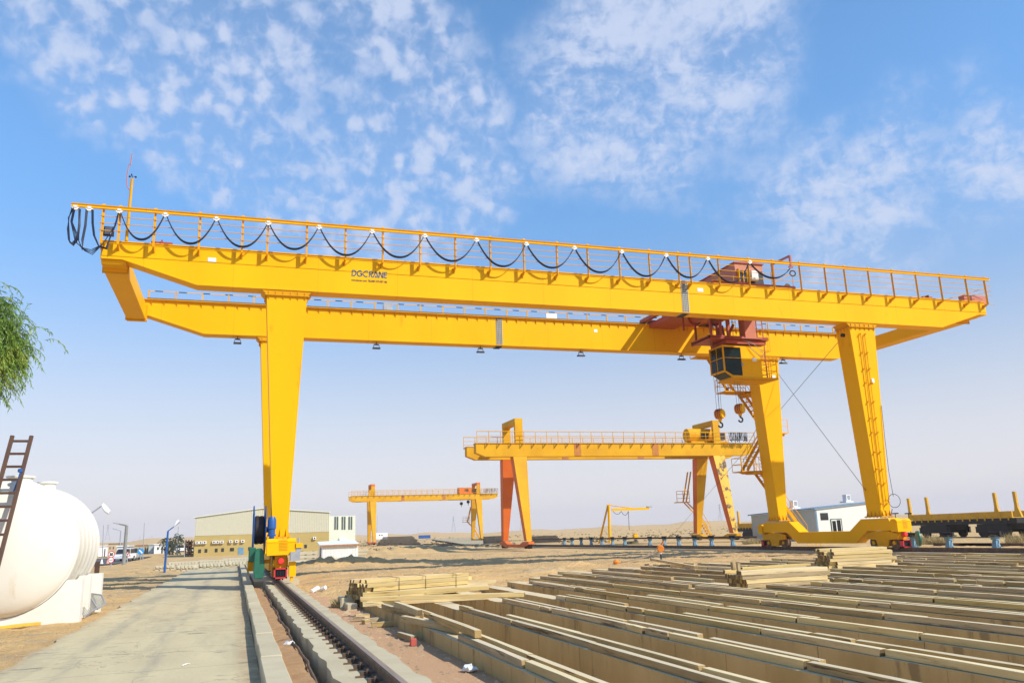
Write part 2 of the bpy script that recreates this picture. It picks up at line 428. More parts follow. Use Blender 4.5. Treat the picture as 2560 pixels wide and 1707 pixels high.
class MB:
    def __init__(self):
        self.v = []
        self.f = []

    def _add(self, vs, fs):
        o = len(self.v)
        self.v += [Vector(p) for p in vs]
        self.f += [tuple(i+o for i in f) for f in fs]
        return self

    def box(self, x0, x1, y0, y1, z0, z1):
        x0, x1 = min(x0, x1), max(x0, x1)
        y0, y1 = min(y0, y1), max(y0, y1)
        z0, z1 = min(z0, z1), max(z0, z1)
        return self._add([(x0, y0, z0), (x1, y0, z0), (x1, y1, z0), (x0, y1, z0), (x0, y0, z1), (x1, y0, z1), (x1, y1, z1), (x0, y1, z1)],
                         [(3, 2, 1, 0), (4, 5, 6, 7), (0, 1, 5, 4), (1, 2, 6, 5), (2, 3, 7, 6), (3, 0, 4, 7)])

    def hexa(self, a, b):  # two quads (ccw seen from the second)
        return self._add(list(a)+list(b), [(3, 2, 1, 0), (4, 5, 6, 7), (0, 1, 5, 4), (1, 2, 6, 5), (2, 3, 7, 6), (3, 0, 4, 7)])

    def bar(self, p, q, w, h=None, up=(0, 0, 1)):
        h = w if h is None else h
        p, q = Vector(p), Vector(q)
        d = (q-p).normalized()
        up = Vector(up)
        if abs(d.dot(up)) > 0.98:
            up = Vector((0, 1, 0))
        s = d.cross(up).normalized()*(w/2)
        u = s.cross(d).normalized()*(h/2)
        return self.hexa([p-s-u, p+s-u, p+s+u, p-s+u], [q-s-u, q+s-u, q+s+u, q-s+u])

    def tube(self, p, q, r, r2=None, n=8, caps=True):
        r2 = r if r2 is None else r2
        p, q = Vector(p), Vector(q)
        d = (q-p).normalized()
        a = d.orthogonal().normalized()
        b = d.cross(a)
        vs = []
        for c, rr in ((p, r), (q, r2)):
            for i in range(n):
                t = 2*math.pi*i/n
                vs.append(c+a*math.cos(t)*rr+b*math.sin(t)*rr)
        fs = [(i, (i+1) % n, n+(i+1) % n, n+i) for i in range(n)]
        if caps:
            fs += [tuple(range(n-1, -1, -1)), tuple(range(n, 2*n))]
        return self._add(vs, fs)

    def path(self, pts, r, n=6):
        pts = [Vector(p) for p in pts]
        o = len(self.v)
        pa = None
        for i, p in enumerate(pts):
            d = (pts[min(i+1, len(pts)-1)]-pts[max(i-1, 0)]).normalized()
            if pa is None:
                pa = d.orthogonal().normalized()
            pa = (pa-d*pa.dot(d)).normalized()
            b = d.cross(pa)
            for k in range(n):
                t = 2*math.pi*k/n
                self.v.append(p+pa*math.cos(t)*r+b*math.sin(t)*r)
        for i in range(len(pts)-1):
            for k in range(n):
                a = o+i*n
                self.f.append((a+k, a+(k+1) % n, a+n+(k+1) % n, a+n+k))
        self.f.append(tuple(o+k for k in range(n-1, -1, -1)))
        self.f.append(tuple(o+(len(pts)-1)*n+k for k in range(n)))
        return self

    def prism(self, poly, vec):  # poly list of 3D points, extruded by vec
        n = len(poly)
        vec = Vector(vec)
        a = [Vector(p) for p in poly]
        return self._add(a+[p+vec for p in a], [tuple(range(n-1, -1, -1)), tuple(range(n, 2*n))]+[(i, (i+1) % n, n+(i+1) % n, n+i) for i in range(n)])

    def poly(self, pts):
        return self._add(pts, [tuple(range(len(pts)))])

    def lathe(self, prof, c, axis=(0, 0, 1), n=24):  # prof (r, h)
        c = Vector(c)
        ax = Vector(axis).normalized()
        a = ax.orthogonal().normalized()
        b = ax.cross(a)
        o = len(self.v)
        for r, h in prof:
            for k in range(n):
                t = 2*math.pi*k/n
                self.v.append(c+ax*h+(a*math.cos(t)+b*math.sin(t))*r)
        for i in range(len(prof)-1):
            for k in range(n):
                q = o+i*n
                self.f.append((q+k, q+(k+1) % n, q+n+(k+1) % n, q+n+k))
        if prof[0][0] > 1e-6:
            self.f.append(tuple(o+k for k in range(n-1, -1, -1)))
        if prof[-1][0] > 1e-6:
            self.f.append(tuple(o+(len(prof)-1)*n+k for k in range(n)))
        return self

    def ring(self, c, axis, R_, r, n=24, m=6):
        c = Vector(c)
        ax = Vector(axis).normalized()
        a = ax.orthogonal().normalized()
        b = ax.cross(a)
        o = len(self.v)
        for i in range(n):
            t = 2*math.pi*i/n
            e = a*math.cos(t)+b*math.sin(t)
            for k in range(m):
                s = 2*math.pi*k/m
                self.v.append(c+e*(R_+r*math.cos(s))+ax*r*math.sin(s))
        for i in range(n):
            for k in range(m):
                i2, k2 = (i+1) % n, (k+1) % m
                self.f.append((o+i*m+k, o+i2*m+k, o+i2*m+k2, o+i*m+k2))
        return self

    def build(self, name, material, parent=None, smooth=False, bevel=0.0, jit=0.0, loc=None):
        if parent is not None:
            off = Vector((0, 0, 0))
            q = parent
            while q is not None:
                off += Vector(q.location)
                q = q.parent
        elif loc is not None:
            off = Vector(loc)
        else:
            xs = [p.x for p in self.v]
            ys = [p.y for p in self.v]
            zs = [p.z for p in self.v]
            off = Vector(((min(xs)+max(xs))/2, (min(ys)+max(ys))/2, min(zs)))
        me = bpy.data.meshes.new(name)
        me.from_pydata([tuple(p-off) for p in self.v], [], self.f)
        me.validate()
        bm = bmesh.new()
        bm.from_mesh(me)
        bmesh.ops.remove_doubles(bm, verts=bm.verts, dist=1e-5) if smooth else None
        bmesh.ops.recalc_face_normals(bm, faces=bm.faces)
        if bevel > 0:
            bmesh.ops.bevel(bm, geom=[e for e in bm.edges if len(e.link_faces) == 2 and e.calc_face_angle(0) > 0.5], offset=bevel, segments=1, affect='EDGES', clamp_overlap=True)
        if jit > 0:
            for v in bm.verts:
                v.co += Vector((random.uniform(-jit, jit), random.uniform(-jit, jit), random.uniform(-jit, jit)))
        bm.to_mesh(me)
        bm.free()
        me.materials.append(material)
        if smooth:
            for p in me.polygons:
                p.use_smooth = True
            me.set_sharp_from_angle(angle=R(40))
        o = bpy.data.objects.new(name, me)
        COL.objects.link(o)
        if parent is not None:
            o.parent = parent
        else:
            o.location = off
        return o


def tag(o, label, cat, group=None):
    o['label'] = label
    o['category'] = cat
    o['kind'] = 'thing'
    if group:
        o['group'] = group
    return o


def thing(name, label, cat, loc, group=None):
    o = bpy.data.objects.new(name, None)
    o.empty_display_size = 0.3
    COL.objects.link(o)
    o.location = loc
    return tag(o, label, cat, group)


def struct(o, kind='structure'):
    o['kind'] = kind
    return o


def dup(root, loc, label=None, rotz=None):
    r = root.copy()
    COL.objects.link(r)
    r.location = loc
    if rotz is not None:
        r.rotation_euler = (0, 0, rotz)
    if label:
        r['label'] = label
    for ch in list(root.children):
        c = ch.copy()
        COL.objects.link(c)
        c.parent = r
        for g in ch.children:
            d = g.copy()
            COL.objects.link(d)
            d.parent = c
    return r


ORD = ['first', 'second', 'third', 'fourth', 'fifth', 'sixth', 'seventh', 'eighth', 'ninth', 'tenth', 'eleventh', 'twelfth', 'thirteenth', 'fourteenth', 'fifteenth', 'sixteenth', 'seventeenth', 'eighteenth', 'nineteenth', 'twentieth']


def sag(p, q, s, n=14):
    p, q = Vector(p), Vector(q)
    out = []
    for i in range(n+1):
        t = i/n
        u = 2*t-1
        e = p.lerp(q, t)
        e.z -= s*(1-abs(u)**2.15)
        out.append(e)
    return out


def text_mesh(mb, s, size, origin, ux, uz, depth, shear=0.0, fit=None, offset=0.0):
    cu = bpy.data.curves.new('lettering', 'FONT')
    cu.body = s
    cu.size = size
    cu.shear = shear
    cu.offset = offset
    ob = bpy.data.objects.new('lettering', cu)
    COL.objects.link(ob)
    dg = bpy.context.evaluated_depsgraph_get()
    me = bpy.data.meshes.new_from_object(ob.evaluated_get(dg))
    vs = [v.co.copy() for v in me.vertices]
    fs = [tuple(p.vertices) for p in me.polygons]
    bpy.data.objects.remove(ob)
    bpy.data.curves.remove(cu)
    x0, x1 = min(v.x for v in vs), max(v.x for v in vs)
    k = (fit/(x1-x0)) if fit else 1.0
    ux, uz = Vector(ux), Vector(uz)
    mb._add([Vector(origin)+ux*((v.x-x0)*k)+uz*v.y for v in vs], fs)
    bpy.data.meshes.remove(me)


# ================================================================== GROUND
XA, XB, XE, XF = -4.92, -1.68, 33.0, 36.05
YN, YF = 30.72, 38.29
ZT, ZB, ZLB = 11.925, 10.5, 11.29
XL, XR = 1.52, 28.10
WX0, WSP, NW = 2.95, 1.215, 20          # timber walls


def sstep(a, b, x):
    t = np.clip((x-a)/(b-a), 0, 1)
    return t*t*(3-2*t)


def wall_end(x):
    return 22.4 + 6.8*sstep(5.0, 13, np.asarray(x, float)) - 2.0*sstep(20, 27, np.asarray(x, float))


def graded(lo, hi, d0, d1, step, grow, far0, far1):
    out = list(np.arange(lo, hi+1e-6, step))
    s = step
    x = hi
    while x < far1:
        s *= grow
        x += s
        out.append(x)
    s = step
    x = lo
    while x > far0:
        s *= grow
        x -= s
        out.insert(0, x)
    return np.array(out)


def ground_height(x, y):
    h = np.full_like(x, -0.36)
    # pit between the timber walls
    pit = sstep(2.98, 3.06, x)*(1-sstep(26.7, 27.2, x))*(1-sstep(-0.6, 0.2, y-wall_end(x)+0.6))
    h = h + pit*(-0.34)
    yard = (1-pit)*sstep(2.0, 4.0, x)*sstep(18, 24, y)
    h = h + yard*0.12
    # trench left of the rail plinth
    tr = sstep(0.5, 0.6, x)*(1-sstep(1.2, 1.4, x))*(1-sstep(30, 33, y))
    h = h - tr*0.16
    # spoil heaps
    for (cx, cy, sx, sy, a, hh) in ((5.5, 49, 3.2, 1.2, 0.15, .50), (9.5, 50, 3.5, 1.0, .1, .12), (15, 76, 5.5, 1.7, 0.2, .75), (22, 80, 5.0, 1.6, .15, .62),
                                    (14, 34, .9, .5, .2, .2), (11.2, 30, 1.2, .6, .3, .24), (7.8, 27.6, 1.0, .5, .2, .2), (-16, 62, 3.5, 1.2, 0.1, .30), (12, 60, 3, 1, 0, .2), (30, 33, 2, .8, 0, .12)):
        dx, dy = x-cx, y-cy
        c, s = math.cos(a), math.sin(a)
        u, v = (dx*c+dy*s)/sx, (-dx*s+dy*c)/sy
        h = h + hh*np.exp(-(u*u+v*v))*(1+0.3*np.sin(x*5.1+y*1.3)*np.sin(y*6.3-x*0.7)+0.2*np.sin(x*11+1)*np.sin(y*13))
    r = np.sqrt(x*x+y*y)
    h = h + sstep(90, 200, r)*(0.35*np.sin(x*0.05+1)*np.sin(y*0.043)+0.12*np.sin(x*.21)*np.sin(y*.17))
    az = np.arctan2(x, y)
    prof_az = np.array([-3.2, -.25, -.17, -.13, -.07, -.02, .10, .14, .17, .20, .23, .29, .34, .38, .43, .48, .53, .56, .7, 1.0, 3.2])
    prof_h = np.array([9, 9., 9.5, 11, 14, 15, 10, 6, 8, 7, 5, 3., 4, 5, 6, 8, 11, 9, 8, 8, 8])
    ph = np.interp(az, prof_az, prof_h)
    far = sstep(260, 900, r)
    h = h + far*(1.0+ph*0.44 + 0.9*np.sin(az*61)+0.6*np.sin(az*143+2)) + sstep(900, 1500, r)*1.5*np.sin(az*37+r*.004)
    return h


gx = graded(-11, 30, 0, 0, 0.22, 1.055, -2600, 2600)
gy = graded(3, 40, 0, 0, 0.22, 1.05, -60, 2800)
X, Y = np.meshgrid(gx, gy)
Z = ground_height(X, Y)
rr = np.random.RandomState(3)
near = (np.sqrt(X*X+Y*Y) < 70)
Z = Z + near*rr.normal(0, 0.006, X.shape)
yard_ = near*((X > 2.2) & (Y > 23.5) | (X < -3.4))
Z = Z + yard_*rr.normal(0, 0.016, X.shape) + yard_*(0.03*np.sin(X*2.3+Y*1.1)*np.sin(Y*1.7)+0.02*np.sin(X*4.9-Y*.6)*np.sin(Y*3.9+X))
nx, ny = len(gx), len(gy)
verts = np.stack([X.ravel(), Y.ravel(), Z.ravel()], 1)
idx = np.arange(nx*ny).reshape(ny, nx)
faces = np.stack([idx[:-1, :-1].ravel(), idx[:-1, 1:].ravel(), idx[1:, 1:].ravel(), idx[1:, :-1].ravel()], 1)
gm = bpy.data.meshes.new('ground')
gm.from_pydata(verts.tolist(), [], faces.tolist())
gm.materials.append(SAND)
for p_ in gm.polygons:
    p_.use_smooth = True
go = bpy.data.objects.new('ground', gm)
COL.objects.link(go)
struct(go)


def gh(x, y):
    return float(ground_height(np.array([float(x)]), np.array([float(y)]))[0])


def sheet(name, pts, z, m):
    mb = MB()
    mb.poly([(x, y, z) for x, y in pts])
    return struct(mb.build(name, m, loc=(0, 0, 0)))


# concrete road with cast joints
def road_mat():
    m = bpy.data.materials.new('cast concrete road')
    m.use_nodes = True
    t = m.node_tree
    L = t.links.new
    b = t.nodes['Principled BSDF']
    b.inputs['Roughness'].default_value = 0.85
    b.inputs['Specular IOR Level'].default_value = 0.25
    tc = t.nodes.new('ShaderNodeTexCoord')

    def noise(scale, st, det=8, ro=0.62):
        mp = t.nodes.new('ShaderNodeMapping')
        mp.inputs['Scale'].default_value = st
        L(tc.outputs['Object'], mp.inputs['Vector'])
        n = t.nodes.new('ShaderNodeTexNoise')
        n.inputs['Scale'].default_value = scale
        n.inputs['Detail'].default_value = det
        n.inputs['Roughness'].default_value = ro
        L(mp.outputs[0], n.inputs['Vector'])
        return n.outputs[0]

    def mixc(f, a, bcol):
        mx = t.nodes.new('ShaderNodeMix')
        mx.data_type = 'RGBA'
        L(f, mx.inputs['Factor'])
        if isinstance(a, tuple):
            mx.inputs['A'].default_value = a
        else:
            L(a, mx.inputs['A'])
        mx.inputs['B'].default_value = bcol
        return mx.outputs['Result']

    def rng(v, a, c):
        r = t.nodes.new('ShaderNodeMapRange')
        r.inputs['From Min'].default_value = a
        r.inputs['From Max'].default_value = c
        L(v, r.inputs['Value'])
        return r.outputs[0]
    c = mixc(rng(noise(1.1, (1, .35, 1)), .34, .66), (0.58, 0.485, 0.285, 1), (0.49, 0.405, 0.24, 1))
    c = mixc(rng(noise(0.5, (1.6, .25, 1)), .52, .70), c, (0.37, 0.32, 0.21, 1))
    c = mixc(rng(noise(2.2, (.7, 1.8, 1)), .60, .68), c, (0.24, 0.21, 0.15, 1))
    sx = t.nodes.new('ShaderNodeSeparateXYZ')
    L(tc.outputs['Object'], sx.inputs[0])
    # sand blown along the two edges
    e1 = rng(sx.outputs[0], 0.02, 0.30)
    e2 = rng(sx.outputs[0], -2.75, -3.05)
    e = mth(t, 'MULTIPLY', mth(t, 'MAXIMUM', e1, e2), rng(noise(3.0, (1, 1, 1)), .30, .62))
    c = mixc(e, c, (0.36, 0.24, 0.13, 1))
    # joints every 4.6 m, slightly crooked
    yy = mth(t, 'ADD', sx.outputs[1], mth(t, 'MULTIPLY', noise(.6, (1, 1, 1), 3), 0.5))
    yy = mth(t, 'ADD', yy, mth(t, 'MULTIPLY', sx.outputs[0], -0.05))
    fr = mth(t, 'ABSOLUTE', mth(t, 'SUBTRACT', mth(t, 'FRACT', mth(t, 'DIVIDE', yy, 2.3)), 0.5))
    j = mth(t, 'LESS_THAN', fr, 0.0065)
    tm = mth(t, 'ABSOLUTE', mth(t, 'SUBTRACT', mth(t, 'ABSOLUTE', mth(t, 'ADD', mth(t, 'ADD', sx.outputs[0], 1.25), mth(t, 'MULTIPLY', noise(.12, (1, 1, 1), 2), 0.7))), 0.55))
    tmk = mth(t, 'MULTIPLY', rng(tm, 0.22, 0.05), rng(noise(1.3, (2.5, .3, 1)), .38, .62))
    c = mixc(mth(t, 'MULTIPLY', tmk, 0.55), c, (0.27, 0.245, 0.19, 1))
    c = mixc(mth(t, 'MULTIPLY', rng(noise(9, (1, 1, 1)), .68, .74), .6), c, (0.22, 0.18, 0.12, 1))
    ck = mth(t, 'MULTIPLY', mth(t, 'LESS_THAN', mth(t, 'ABSOLUTE', mth(t, 'SUBTRACT', noise(.55, (1, .8, 1), 10, .6), .5)), .0035), 0.5)
    c = mixc(ck, c, (0.20, 0.17, 0.12, 1))
    c = mixc(mth(t, 'MULTIPLY', j, 0.5), c, (0.18, 0.155, 0.11, 1))
    L(c, b.inputs['Base Color'])
    bp = t.nodes.new('ShaderNodeBump')
    bp.inputs['Strength'].default_value = 0.3
    bp.inputs['Distance'].default_value = 0.02
    L(noise(16, (1, .5, 1), 10), bp.inputs['Height'])
    L(bp.outputs[0], b.inputs['Normal'])
    return m


mb = MB()
edge = [(-3.03+0.05*math.sin(i*1.7)+0.04*math.sin(i*4.1)+.004*i, 2+i*0.75) for i in range(80)]
for i in range(len(edge)-1):
    (x0, y0), (x1, y1) = edge[i], edge[i+1]
    mb.poly([(x0, y0, -.298), (.36, y0, -.298), (.36, y1, -.298), (x1, y1, -.298)])
    mb.poly([(x0, y0, -.46), (x0, y0, -.298), (x1, y1, -.298), (x1, y1, -.46)])
struct(mb.build('concrete_road', road_mat(), loc=(0, 0, 0)))
# verge sand near the tank is part of the ground; asphalt side road far left
a = [Gz(160, 1425, -.30), Gz(400, 1392, -.30), Gz(300, 1392, -.30), Gz(160, 1396, -.30)]
sheet('asphalt_road', [(-16, 70), (-10.6, 88), (-11.4, 135), (-22, 135), (-24, 70)], -.30, ASPH)
sheet('packed_path', [(29, 95), (60, 190), (90, 320), (70, 320), (45, 190), (27, 100)], .05, TRACK)

# kerb: separate cast blocks side by side form one kerb line
mb = MB()
y = 3.0
while y < 60:
    l = 1.42
    jx = random.uniform(-.012, .012)
    jz = random.uniform(-.008, .006)
    mb.box(.37+jx, .64+jx, y, y+l-.015, -.5, -.125+jz)
    y += l
struct(mb.build('kerb', CONC, bevel=.012, loc=(0, 0, 0)))

# rail plinth, ragged edges
mb = MB()


def ragged(x, y):
    return x+0.020*math.sin(y*3.1)+0.014*math.sin(y*7.7+x)+random.uniform(-.007, .007)


ys = [3+i*0.16 for i in range(190)]
for xl, xr in ((1.08, 1.26), (1.66, 1.93)):
    pl = [(ragged(xl, y), y) for y in ys]
    pr_ = [(ragged(xr, y), y) for y in ys]
    for i in range(len(ys)-1):
        a, b, c, d = pl[i], pr_[i], pr_[i+1], pl[i+1]
        mb.hexa([(*a, -.62), (*b, -.62), (*c, -.62), (*d, -.62)], [(*a, -.135), (*b, -.135), (*c, -.135), (*d, -.135)])
struct(mb.build('rail_foundation', CONC, loc=(0, 0, 0)))
mb = MB()
mb.box(1.23, 1.70, 3, 33.4, -.62, -.152)
mb.box(0.75, 2.4, 33.4, 90, -.62, -.17)
struct(mb.build('rail_bed', CONC, loc=(0, 0, 0)))
sheet('gravel_strip', [(1.88, 2), (3.05, 2), (3.05, 22), (2.5, 28), (1.88, 28)], -.345, GRAV)
mb = MB()
xs_ = np.linspace(.6, 1.2, 7)
ys_ = np.linspace(3, 31, 120)
for j in range(len(ys_)-1):
    for i in range(len(xs_)-1):
        q = []
        for (ii, jj) in ((i, j), (i+1, j), (i+1, j+1), (i, j+1)):
            x, yv = xs_[ii], ys_[jj]
            q.append((x, yv, -.235-0.20*float(sstep(.93, 1.06, np.array([x]))[0])+0.012*math.sin(yv*3+ii)+0.010*math.sin(yv*9.1+ii*2)))
        mb.poly(q)
struct(mb.build('trench_sand', TRSAND, loc=(0, 0, 0), smooth=True))

# old black cable in the trench
mb = MB()
mb.path([(.93+0.02*math.sin(i*.8)+0.012*math.sin(i*2.3), 3+i*.5, -.232+.008*math.sin(i*1.3)) for i in range(56)], .02)
tag(mb.build('trench_cable', DSTEEL), 'rusty brown cable lying along the sand trench beside the near crane rail', 'cable')

# ------------------------------------------------------------------ rails


def rail_profile(h, wf, wh):
    return [(-wf/2, 0), (wf/2, 0), (wf/2, .12*h), (.12*wf, .25*h), (.12*wf, .62*h), (wh/2, .72*h), (wh/2, .94*h), (wh*.36, h), (-wh*.36, h), (-wh/2, .94*h), (-wh/2, .72*h), (-.12*wf, .62*h), (-.12*wf, .25*h), (-wf/2, .12*h)]


def rail_mesh(x, y0, y1, ztop, h=.17, wf=.19, wh=.085):
    mb = MB()
    mb.prism([(x+a, y0, ztop-h+b) for a, b in rail_profile(h, wf, wh)], (0, y1-y0, 0))
    return mb


rl = thing('crane_rail', 'crane rail with bolted clips in the concrete plinth beside the road', 'rail', (XL, 3, -.2), 'rails of the big gantry crane')
rail_mesh(XL, 3.0, 92, 0, .15, .17, .085).build('rail_beam', DSTEEL, rl)
mb = MB()
mb.box(XL-.03, XL+.03, 3, 92, .001, .003)
mb.build('running_surface', RAILTOP, rl)
clip = None
y = 4.2
while y < 30:
    mb = MB()
    x = XL-.085
    mb.box(x-.15, x+.02, y-.05, y+.01, -.152, -.138)
    mb.hexa([(x-.10, y+.0, -.138), (x+.045, y+.0, -.132), (x+.045, y+.05, -.132), (x-.10, y+.05, -.138)], [(x-.10, y+.0, -.095), (x+.045, y+.0, -.105), (x+.045, y+.05, -.105), (x-.10, y+.05, -.095)])
    mb.tube((x-.03, y-.02, -.14), (x-.03, y-.02, -.07), .013, n=6)
    if clip is None:
        clip = mb.build('rail_clip', DSTEEL, rl)
        cy0 = y
    else:
        c = clip.copy()
        COL.objects.link(c)
        c.parent = rl
        c.location = (0, y-cy0, 0)
    y += .52
rl = thing('crane_rail', 'far crane rail running along the ground past the flat wagons', 'rail', (XR, 60, -.13), 'rails of the big gantry crane')
rail_mesh(XR, 12, 150, .07, .2).build('rail_beam', DSTEEL, rl)
mb = MB()
mb.box(XR-.45, XR+.35, 12, 150, -.4, -.128)
struct(mb.build('rail_foundation', CONC, loc=(0, 0, 0)))

# ================================================================== MAIN CRANE
CR = thing('gantry_crane', 'large yellow double girder gantry crane spanning the timber yard', 'gantry crane', (15, 34.5, 0))
GW = .64
prof = [(XA, ZT), (XA, ZLB), (XA+.72, ZLB), (XB, ZB), (XE, ZB), (XF-.5, ZLB), (XF, ZLB), (XF, ZT)]


def girder(y0, y1, inner):
    mb = MB()
    mb.prism([(x, y0, z) for x, z in prof], (0, y1-y0, 0))
    mb.box(XA-.02, XF+.02, y0-.035, y1+.035, ZT+.002, ZT+.03)
    g = mb.build('main_girder', YEL, CR)
    # bottom flange lip
    mb = MB()
    for (xa, za), (xb, zb) in zip(prof[1:6], prof[2:7]):
        mb.hexa([(xa, y0-.03, za-.022), (xb, y0-.03, zb-.022), (xb, y1+.03, zb-.022), (xa, y1+.03, za-.022)],
                [(xa, y0-.03, za-.002), (xb, y0-.03, zb-.002), (xb, y1+.03, zb-.002), (xa, y1+.03, za-.002)])
    mb.build('bottom_flange', YEL, g)
    mb = MB()
    mb.box(XA+.8, XF-.8, inner-.05, inner+.05, ZT+.032, ZT+.12)
    mb.build('trolley_rail', DSTEEL, g)
    mb = MB()
    return g


g1 = girder(YN, YN+GW, YN+GW-.08)
g2 = girder(YF, YF+GW, YF+.08)
# gussets under the inner flange of the far girder and on the near one
mb = MB()
x = XA+1.0
while x < XF-1:
    mb.prism([(x, YF-.002, ZT), (x, YF-.11, ZT), (x, YF-.002, ZT-.28)], (.02, 0, 0))
    mb.prism([(x, YN+GW+.002, ZT), (x, YN+GW+.11, ZT), (x, YN+GW+.002, ZT-.28)], (.02, 0, 0))
    x += .52
mb.box(XA+.6, XF-.6, YF-.12, YF-.037, ZT-.003, ZT+.028)
mb.build('flange_gusset', YELD, g2)['kind'] = 'stuff'
# splice plates with bolt pattern
for (g, px, yy, ys_) in ((g1, 1712, YN, -1), (g2, 1248, YF, -1)):
    xc = Gy(px, 740 if yy == YN else 830, yy).x
    mb = MB()
    mb.box(xc-.17, xc+.17, yy-.018, yy-.002, ZB+.02, ZT-.03)
    mb.box(xc-.17, xc+.17, yy, yy+GW, ZB-.045, ZB-.024)
    sp = mb.build('splice_plate', BOLTM, g)
    mb = MB()
    for i in range(14):
        for j in range(4):
            z = ZB+.08+i*(ZT-ZB-.17)/13
            xx = xc-.12+j*.08
            mb.tube((xx, yy-.04, z), (xx, yy-.018, z), .026, n=6)
    for i in range(7):
        for j in range(4):
            mb.tube((xc-.12+j*.08, yy+.06+i*.09, ZB-.075), (xc-.12+j*.08, yy+.06+i*.09, ZB-.046), .026, n=6)
    mb.build('bolt_pattern', BLK, g)
# white notice plates on near girder
for px, py in ((530, 650), (1750.5, 725)):
    p = Gy(px, py, YN)
    mb = MB()
    mb.box(p.x-.145, p.x+.145, YN-.012, YN-.002, p.z-.085, p.z+.085)
    mb.build('notice_plate', WHT, g1)
for px, py in ((1489, 827), ):
    p = Gy(px, py, YF)
    mb = MB()
    mb.box(p.x-.1, p.x+.1, YF-.012, YF-.002, p.z-.08, p.z+.08)
    mb.build('notice_plate', WHT, g2)

# lettering on the near girder: DGCRANE in slanted strokes, web address and telephone below
p0 = Gy(878.5, 690.5, YN)
p1 = Gy(967.5, 695.5, YN)
LW = p1.x-p0.x
LH = 0.262


def stroke(mb, pts, w, org, k):
    pts = [Vector((x, z)) for x, z in pts]
    for i, p in enumerate(pts):
        pass
    L_, R_ = [], []
    for i, p in enumerate(pts):
        d = (pts[min(i+1, len(pts)-1)]-pts[max(i-1, 0)]).normalized()
        n = Vector((-d.y, d.x))*(w/2)
        L_.append(p+n)
        R_.append(p-n)

    def P(v):
        return (org.x+(v.x+v.y*.10)*k, YN-.006, org.z+v.y*LH)
    for i in range(len(pts)-1):
        mb.poly([P(L_[i]), P(R_[i]), P(R_[i+1]), P(L_[i+1])])


def arc(cx, cz, rx, rz, a0, a1, n=12):
    return [(cx+rx*math.cos(R(a0+(a1-a0)*i/n)), cz+rz*math.sin(R(a0+(a1-a0)*i/n))) for i in range(n+1)]


mb = MB()
letters = [
    [[(.09, 0), (.09, 1)], [(.24, .92)]+arc(.30, .5, .46, .42, 85, -85)+[(.24, .08)]],
    [arc(1.44, .5, .44, .43, 48, 335), [(1.48, .47), (1.98, .47)], [(1.88, .47), (1.86, .18)]],
    [arc(2.60, .5, .48, .43, 52, 172), arc(2.60, .5, .48, .43, 188, 305)],
    [[(3.20, 0), (3.20, 1)], [(3.34, .92)]+arc(3.46, .73, .26, .20, 90, -90, 8)+[(3.34, .52)], [(3.42, .5), (3.76, 0)]],
    [[(3.90, 0), (4.32, 1)], [(4.32, 1), (4.84, 0)]],
    [[(4.98, 0), (4.98, 1)], [(5.02, .98), (5.58, .02)], [(5.62, 0), (5.62, 1)]],
    [[(5.90, 0), (5.90, 1)], [(6.04, .92), (6.40, .92)], [(6.04, .5), (6.36, .5)], [(6.04, .08), (6.40, .08)]],
]
for lt in letters:
    for s in lt:
        stroke(mb, s, .19, p0, LW/6.45)


def P2(x, z):
    return (p0.x+(x+z*.1)*LW/6.45, YN-.006, p0.z+z*LH)


mb.poly([P2(4.16, 0), P2(4.62, 0), P2(4.39, .40)])
mb.build('logo_lettering', LOGO, g1)
mb = MB()
q0 = Gy(878, 701, YN)
text_mesh(mb, 'www.dgcrane.com  TEL:0086-373-3876188', .12, (q0.x, YN-.006, q0.z-.02), (1, 0, 0), (0, 0, .95), 0, fit=LW*1.0, offset=.004)
mb.build('contact_lettering', BLK, g1)

# legs -----------------------------------------------------------
ZLT, ZLF = 10.27, 1.42


